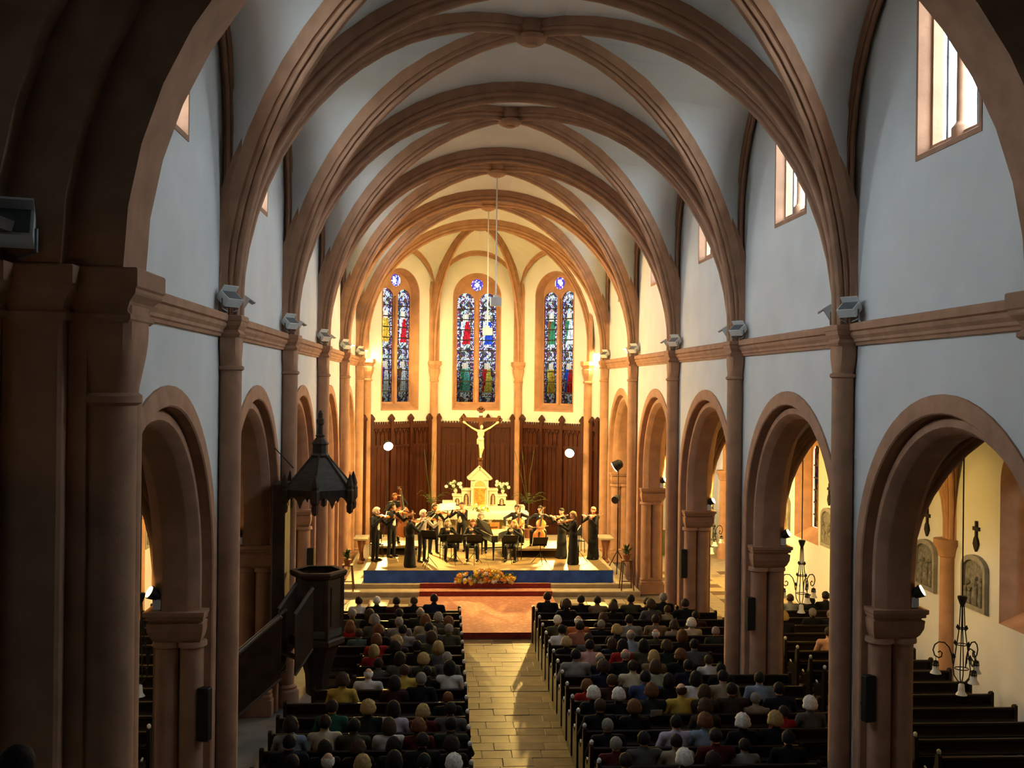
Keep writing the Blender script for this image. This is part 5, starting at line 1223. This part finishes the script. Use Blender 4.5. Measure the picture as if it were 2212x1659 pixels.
def bow(label, frog, d, up, L=.72):
    t = axes_obj('bow', label, 'bow', frog, d, up, 'bows'); MB().tube([(0, 0, .02), (L*.5, 0, .012), (L, 0, .022)], [.006, .0055, .005], 6).build('stick', SPRUCED, t)
    MB().box(.04, L-.01, -.005, .005, -.004, -.002).build('bow_hair', PAPER, t); MB().box(.02, .06, -.006, .006, -.006, .02).build('frog', EBONY, t); MB().box(L-.012, L+.01, -.005, .005, -.004, .025).build('tip', IVORY, t)
def chair(label, loc, rz):
    t = thing('concert_chair', label, 'chair', loc, rz, 'musicians chairs'); MB().cbox(-.21, .21, -.2, .2, .40, .44, .012).build('seat', BLACKP, t); MB().cbox(-.2, .2, .2, .23, .56, .84, .01).build('backrest', BLACKP, t)
    for sx in (-.19, .19):
        for sy in (-.18, .2): MB().tube([(sx*1.05, sy, 0), (sx, sy, .84 if sy > 0 else .4)], .013, 6).build('leg', IRON, t)
def standing(h=1.0, **k):
    P = dict(pelvis=V(0, 0, .93), chest=V(0, .0, 1.27), neck=V(0, .01, 1.49), head=V(0, -.02, 1.63), sw=.175, face=V(0, -1, -.1))
    P['kn+1'] = V(.11, -.02, .5); P['kn-1'] = V(-.11, -.02, .5); P['an+1'] = V(.14, .02, .085); P['an-1'] = V(-.13, .0, .085); P.update(k); return P
def sitting(**k):
    P = dict(pelvis=V(0, .03, .54), chest=V(0, .03, .86), neck=V(0, .02, 1.09), head=V(0, -.01, 1.23), sw=.175, face=V(0, -1, -.12))
    P['kn+1'] = V(.16, -.42, .50); P['kn-1'] = V(-.16, -.42, .50); P['an+1'] = V(.17, -.40, .085); P['an-1'] = V(-.17, -.36, .085); P.update(k); return P
MUS = []
def musician(px, py, zf, rz, pose, hair, hk, label, who, shirt=True, top=None, low=None, inst='violin', Y=None, h=1.0, skin=0, chairlab=None, ext=None):
    q = at_y(px, py, Y) if Y else at_z(px, py, zf); X, YY = q[0], q[1]; a = math.radians(rz)
    R = np.array([[math.cos(a), -math.sin(a), 0], [math.sin(a), math.cos(a), 0], [0, 0, 1]]); O = V(X, YY, zf)
    wl = lambda v: O+R@(np.array(v, float)*h); wd = lambda v: R@np.array(v, float)
    seated_ = pose in ('cello', 'wind', 'keys'); P = sitting() if seated_ else standing()
    if shirt: P['shirt'] = True
    inst_fn = None
    if pose == 'violin':
        d = norm(V(.5, -.82, -.1)); tail = V(.07, -.09, 1.475); n = V(-.25, -.12, 1.0); Lb = .36 if inst == 'violin' else .41
        P['wr+1'] = tail+d*(Lb*1.36)+V(.0, .0, -.055); P['el+1'] = V(.30, -.26, 1.17); P['hd+1'] = V(.05, -.25, 1); P['pn+1'] = V(-.6, .4, 0); P['th+1'] = V(-.3, -1, 0); P['sh+1'] = V(.18, -.02, 1.41)
        xa = norm(d); za = norm(n-xa*np.dot(n, xa)); side = np.cross(za, xa); c = tail+d*Lb*.62+za*.055
        bd = norm(side*1.0+V(.1, 0, -.12)); bd = bd if bd[0] > 0 else -bd; frog = c-bd*.34
        P['wr-1'] = frog+V(-.04, .05, .02); P['el-1'] = V(-.40, -.12, 1.20); P['hd-1'] = bd+V(0, -.3, -.2); P['pn-1'] = V(.2, 0, -1); P['th-1'] = V(.2, -1, 0); P['head'] = V(.02, -.035, 1.62); P['face'] = norm(V(.45, -1, -.15))
        def inst_fn():
            strings(inst, '%s tucked under the chin of the %s' % ('varnished '+inst, who), wl(tail), wd(d), wd(n), Lb*h); bow('bow drawn by the %s' % who, wl(frog), wd(bd), wd(za))
    if pose == 'bass':
        pin = V(.26, -.36, 0); d = norm(V(-.05, .16, 1)); n = V(.25, -1, .1); Lb = 1.1; tail = pin+d*.22
        P['wr+1'] = tail+d*Lb*1.32+V(.02, -.02, 0); P['el+1'] = V(.42, -.05, 1.36); P['hd+1'] = V(-.5, -.5, .2); P['pn+1'] = V(-.3, .5, 0); c = tail+d*Lb*.62+norm(n)*.16; bd = norm(V(1, -.1, -.05)); frog = c-bd*.4
        P['wr-1'] = frog+V(-.03, .03, .05); P['el-1'] = V(-.36, -.08, 1.15); P['face'] = norm(V(.3, -1, -.2))
        def inst_fn(): strings('double_bass', 'big dark double bass held upright by the %s' % who, wl(tail), wd(d), wd(n), Lb, .22, mat_=SPRUCED); bow('bow drawn by the %s' % who, wl(frog), wd(bd), wd(n), .7)
    if pose == 'cello':
        pin = V(.02, -.66, 0); d = norm(V(.09, .46, 1.05)); n = V(0, -1, .4); Lb = .74; tail = pin+d*.26
        P['wr+1'] = tail+d*Lb*1.24+V(.06, -.05, 0); P['el+1'] = V(.40, -.16, .95); P['hd+1'] = V(-1, .0, .1); P['pn+1'] = V(-.2, .8, 0); P['th+1'] = V(0, 0, 1); c = tail+d*Lb*.6+norm(n)*.12; bd = norm(V(1, .1, .12)); frog = c-bd*.42
        P['wr-1'] = frog+V(-.03, .05, .04); P['el-1'] = V(-.42, -.14, .88); P['hd-1'] = bd; P['kn+1'] = V(.24, -.42, .5); P['kn-1'] = V(-.24, -.42, .5); P['an+1'] = V(.25, -.42, .085); P['an-1'] = V(-.25, -.40, .085)
        def inst_fn(): strings('cello', '%s cello held between the knees of the %s' % (ext or 'glossy orange', who), wl(tail), wd(d), wd(n), Lb, .26); bow('bow drawn by the %s' % who, wl(frog), wd(bd), wd(n), .7)
    if pose == 'wind':
        a0 = P['head']+V(0, -.11, -.06); d = norm(V(.02, -.5, -.8))
        P['wr+1'] = a0+d*.16+V(.04, .02, -.01); P['wr-1'] = a0+d*.36+V(-.04, .03, 0); P['el+1'] = V(.3, -.08, .84); P['el-1'] = V(-.3, -.08, .8); P['hd+1'] = V(-1, -.4, 0); P['hd-1'] = V(1, -.4, 0); P['pn+1'] = V(0, 1, 0); P['pn-1'] = V(0, 1, 0); P['th+1'] = V(0, 0, 1); P['th-1'] = V(0, 0, 1)
        def inst_fn():
            t = axes_obj('oboe', 'black oboe played by the %s' % who, 'oboe', wl(a0), wd(d), wd(V(0, -1, .4)), 'wind instruments'); MB().tube([(.05, 0, 0), (.5, 0, 0), (.56, 0, 0), (.6, 0, 0)], [.009, .012, .018, .028], 10).build('tube', EBONY, t); MB().tube([(0, 0, 0), (.06, 0, 0)], .004, 5).build('reed', IVORY, t)
            for k in range(7): MB().tube([(.14+.05*k, -.012, .012), (.14+.05*k, .012, .014)], .006, 5).build('key', STEEL, t)
    if pose == 'keys':
        for q_ in (-1, 1): P['wr%+d' % q_] = V(q_*.14, -.42, .76); P['el%+d' % q_] = V(q_*.26, -.14, .8); P['hd%+d' % q_] = V(0, -1, -.05)
    if not shirt and low == 'dress': P['dress'] = .20
    if low == 'dress' and not seated_: P['dress'] = .20
    vs, fs, lb = sdf_mesh(person_prims(P), .0135); tm = CMAT[top] if top else SUIT
    me = mesh_from('musician_body', vs*h, fs, lb, 5, [SKINS[skin], tm, SUIT, SHIRTW, SHOE]); o = obj('person', me, None, tuple(O), (0, 0, a)); tag(o, label, 'person', 'musicians on the stage')
    hd = P['head']; f = norm(P['face']); hz = math.atan2(f[0], -f[1]); hh = obj('hair', HAIRM[(hk, px % 2)], o, tuple(hd*h), (0, 0, hz)); hh.scale = (h, h, h); slots(hh, [HMAT[hair]])
    sd = norm(np.cross(f, V(0, 0, 1))); e = MB()
    for q_ in (-1, 1): e.ball((hd+f*.083+sd*q_*.03+V(0, 0, .008))*h, .009, n=8, m=6)
    e.build('eyes', EBONY, o)
    m_ = MB(); m_.ball((hd+f*.098+V(0, 0, -.058))*h, .016, .006, .004, n=8, m=5); m_.build('mouth', mat('lips', (.4, .1, .08), .6), o)
    if inst_fn: inst_fn()
    if seated_: chair(chairlab or 'black chair under the %s' % who, tuple(O), a)
    MUS.append(o); return o
musician(810, 1212, .84, 62, 'violin', 'white', 'curly', 'white-haired violinist in a black suit at the far left of the stage', 'far left white-haired violinist', h=1.02)
musician(845, 1203, .84, 50, 'violin', 'dark brown', 'short', 'dark-haired violist in a tailcoat with white shirt, second from the left', 'tailcoat violist', inst='viola', h=1.06)
musician(853, 1065, 1.16, 20, 'bass', 'auburn', 'short', 'reddish-haired bass player in tails on the left riser', 'bass player', Y=36.0, h=1.0, skin=1)
musician(885, 1225, .84, 115, 'violin', 'auburn', 'bun', 'woman violinist in a long black dress at the front left, turned to the right', 'front left woman in black', shirt=False, low='dress', h=.99, skin=1)
musician(911, 1214, .84, 48, 'violin', 'white', 'curly', 'white-haired violinist in an open white shirt beside the front left woman', 'open-shirted violinist', top='white', h=.99)
musician(936, 1196, .84, 25, 'violin', 'brown', 'short', 'ruddy-faced violinist in black behind the left music stand', 'ruddy violinist at the left', h=1.0, skin=1)
musician(996, 1190, .84, -25, 'violin', 'brown', 'short', 'standing violinist in black in front of the altar cloth', 'violinist before the altar', h=1.0, skin=1)
musician(966, 1208, .84, 15, 'wind', 'grey', 'long', 'seated oboist in grey and black left of centre stage', 'left seated oboist', top='black', shirt=False)
musician(1021, 1208, .84, -5, 'wind', 'auburn', 'bob', 'auburn-haired seated oboist in a black dress at centre stage', 'auburn seated oboist', shirt=False, skin=1)
musician(1038, 1190, .84, 0, 'keys', 'grey', 'curly', 'grey-haired harpsichord player half hidden behind the instrument', 'harpsichord player', Y=36.25)
musician(1116, 1150, 1.16, -8, 'cello', 'brown', 'short', 'cellist with arms spread on the right riser beside the altar', 'cellist beside the altar', Y=36.1, ext='dark orange')
musician(1166, 1170, 1.16, -14, 'cello', 'dark brown', 'short', 'dark-haired cellist at the front of the right riser', 'front cellist', Y=35.75, ext='bright orange')
musician(1110, 1205, .84, -22, 'wind', 'blond', 'long', 'long blond-haired seated bassoon player right of centre', 'blond seated player', Y=34.35, skin=0)
musician(1213, 1206, .84, -62, 'violin', 'black', 'bun', 'black-haired woman violinist in a long dress, right of the cellos', 'black-haired right violinist', shirt=False, low='dress', h=.99)
musician(1238, 1219, .84, -82, 'violin', 'blond', 'curly', 'curly blond woman violist in a long black dress at the front right', 'curly blond violist', shirt=False, low='dress', inst='viola', h=1.0)
musician(1281, 1208, .84, -48, 'violin', 'blond', 'short', 'fair-haired violinist in a long black dress at the far right of the stage', 'far right violinist', shirt=False, low='dress', h=1.03, skin=1)
# ---- figure of the crucifix: arms raised, one continuous carving
CP = dict(c=V(0, 0, 0)); z0 = 3.95; k = .68
def cz(x, y, z): return V(x*k, y*k-.09, z*k)
cp_ = [('e', cz(0, 0, 1.3), V(.13, .085, .16), 0, .03), ('e', cz(0, 0, 1.0), V(.105, .08, .12), 0, .03), ('c', cz(0, 0, 1.05), cz(0, 0, 1.3), .08, .09, 0, .03), ('c', cz(-.16, 0, 1.45), cz(.16, 0, 1.45), .045, .045, 0, .03), ('c', cz(0, 0, 1.45), cz(.02, -.05, 1.6), .035, .035, 0, .02), ('e', cz(.04, -.09, 1.68), V(.058, .068, .078), 0, .015), ('c', cz(.06, -.15, 1.62), cz(.06, -.17, 1.6), .02, .015, 0, .01)]
for q in (-1, 1):
    cp_ += limb(cz(q*.18, 0, 1.46), cz(q*.5, .0, 1.62), cz(q*.84, .03, 1.86), .042, .032, .024, 0, .015); cp_ += hand_prims(cz(q*.84, .03, 1.86), V(q, 0, .55), V(0, -1, 0), V(0, 0, 1), .4, .8)
    cp_ += limb(cz(q*.08, 0, .95), cz(q*.07+.05, -.14, .5), cz(q*.015, -.02, .1), .062, .045, .03, 0, .02); cp_ += [('c', cz(q*.02, -.03, .09), cz(q*.02, -.12, -.03), .026, .02, 0, .01)]
vs, fs, lb = sdf_mesh(cp_, .011); me = mesh_from('corpus', vs, fs, lb, 1, [BODYPALE]); obj('corpus', me, cr, (0, 0, z0-.84+.05))
lo_ = MB(); lo_.lathe([(.112, .92*k), (.125, .98*k), (.115, 1.08*k)], 14, (0, -.09, 0)); lo_.box(-.15, -.10, -.12, -.06, .7*k, 1.0*k); lo_.build('loincloth', mat('corpus_cloth', (.8, .7, .5), .7), cr, smooth=True, loc=(0, 0, z0-.84+.05))
# ---- music stands
def music_stand(label, px, py, zf, rz, hh=1.0, sheet=True, tall=False):
    q = at_z(px, py, zf); t = thing('music_stand', label, 'music stand', tuple(q), math.radians(rz), 'music stands')
    MB().tube([(0, 0, .2), (0, 0, hh)], .013, 6).build('pole', IRON, t)
    for k in range(3):
        a = 2*PI*k/3+.5; MB().tube([(0, 0, .38), (.30*math.cos(a), .30*math.sin(a), .012)], .01, 5).build('leg', IRON, t)
    MB().obox((0, .03, hh+.12), (1, 0, 0), (0, .85, .5), (0, -.5, .85), .25, .006, .17).build('desk', BLACKP, t); MB().obox((0, .09, hh-.02), (1, 0, 0), (0, 1, .5), (0, -.5, .85), .25, .03, .006).build('lip', BLACKP, t)
    if sheet: 
        s2 = MB().obox((0, .042, hh+.13), (1, 0, 0), (0, .85, .5), (0, -.5, .85), .21, .004, .15).build('sheet_music', PAPER, None); s2.parent = t
music_stand('black music stand before the front left woman', 925, 1227, .84, -20, .95); music_stand('black music stand before the left seated oboist', 982, 1219, .84, 5, .72); music_stand('black music stand before the auburn oboist at centre', 1024, 1219, .84, 0, .72)
music_stand('black music stand before the blond seated player', 1102, 1216, .84, 8, .66); music_stand('black music stand in front of the front cellist', 1167, 1218, .84, 10, .62); music_stand('black music stand beside the curly blond violist', 1250, 1214, .84, 80, .95)
sh = at_y(967, 1087, 37.2); t = thing('score_lectern', 'tall lectern holding a big white score left of the altar', 'lectern', (sh[0], 37.2, .84)); MB().tube([(0, 0, .02), (0, 0, 1.35)], .02, 6).build('pole', IRON, t); MB().lathe([(.2, 0), (.2, .03), (.03, .05)], 12).build('base', IRON, t)
MB().obox((0, -.02, 1.45), (1, -.15, .1), (0, -.6, .8), (0, .8, .6), .31, .01, .2).build('desk', IRON, t); MB().obox((0, -.035, 1.46), (1, -.15, .1), (0, -.6, .8), (0, .8, .6), .3, .006, .19).build('score', PAPER, t)
# ---- harpsichord
hp = thing('harpsichord', 'black harpsichord with curved side and pale soundboard at centre stage', 'harpsichord', (.22, 35.72, .84), math.radians(14))
out = [(-.46, 0), (.46, 0), (.46, -.35)]+[(.46-.62*math.sin(q*PI/2)**1.0*1.0, -.35-1.05*q**1.1) for q in np.linspace(.1, .9, 9)]+[(-.24, -1.5), (-.46, -1.5)]
a = MB(); a.prism(out, 'z', .62, .84); a.build('case', SUIT, hp)
a = MB(); a.prism([(x*.94, y*.97-.02) for x, y in out], 'z', .835, .85); a.build('soundboard', mat('soundboard', (.62, .5, .3), .5), hp)
a = MB(); lid = [(x, -y*0+0, z) for x, z in ((0, 0),)]
lidp = [(-.46, 0), (-.46, -1.5), (-.24, -1.5)]; MB().obox((-.475, -.75, 1.05), (0, 1, 0), (1, 0, .35), (-.35, 0, 1), .75, .01, .22).build('lid', SUIT, hp)
MB().box(-.42, .42, .0, .16, .66, .70).build('key_slip', SUIT, hp)
for k in range(24): MB().box(-.40+.8*k/24+.002, -.40+.8*(k+1)/24-.002, .01, .14, .70, .72).build('key', IVORY if k % 3 else EBONY, hp)
md = MB().obox((0, -.1, .98), (1, 0, 0), (0, 1, .25), (0, -.25, 1), .24, .012, .12).build('music_desk', SPRUCE, hp)
for z in (-.05, .05): MB().obox((0, -.115, .98+z), (1, 0, 0), (0, 1, .25), (0, -.25, 1), .19, .006, .018).build('desk_slot', EBONY, md)
for x, y in ((-.38, -.1), (.38, -.1), (-.34, -1.35), (.2, -.8)): MB().lathe([(.03, 0), (.02, .05), (.03, .3), (.045, .5), (.05, .62)], 8, (x, y, 0)).build('leg', SUIT, hp)
MB().box(-.36, .36, -.12, -.08, .2, .24).build('stretcher', SUIT, hp)
for px_, py_, nm in ((1220, 1175, 'right'), (778, 1175, 'left')):
    chair('empty black chair at the %s back of the stage' % nm, (3.3 if nm == 'right' else -3.75, 36.0 if nm == 'right' else 35.1, .84), .2)
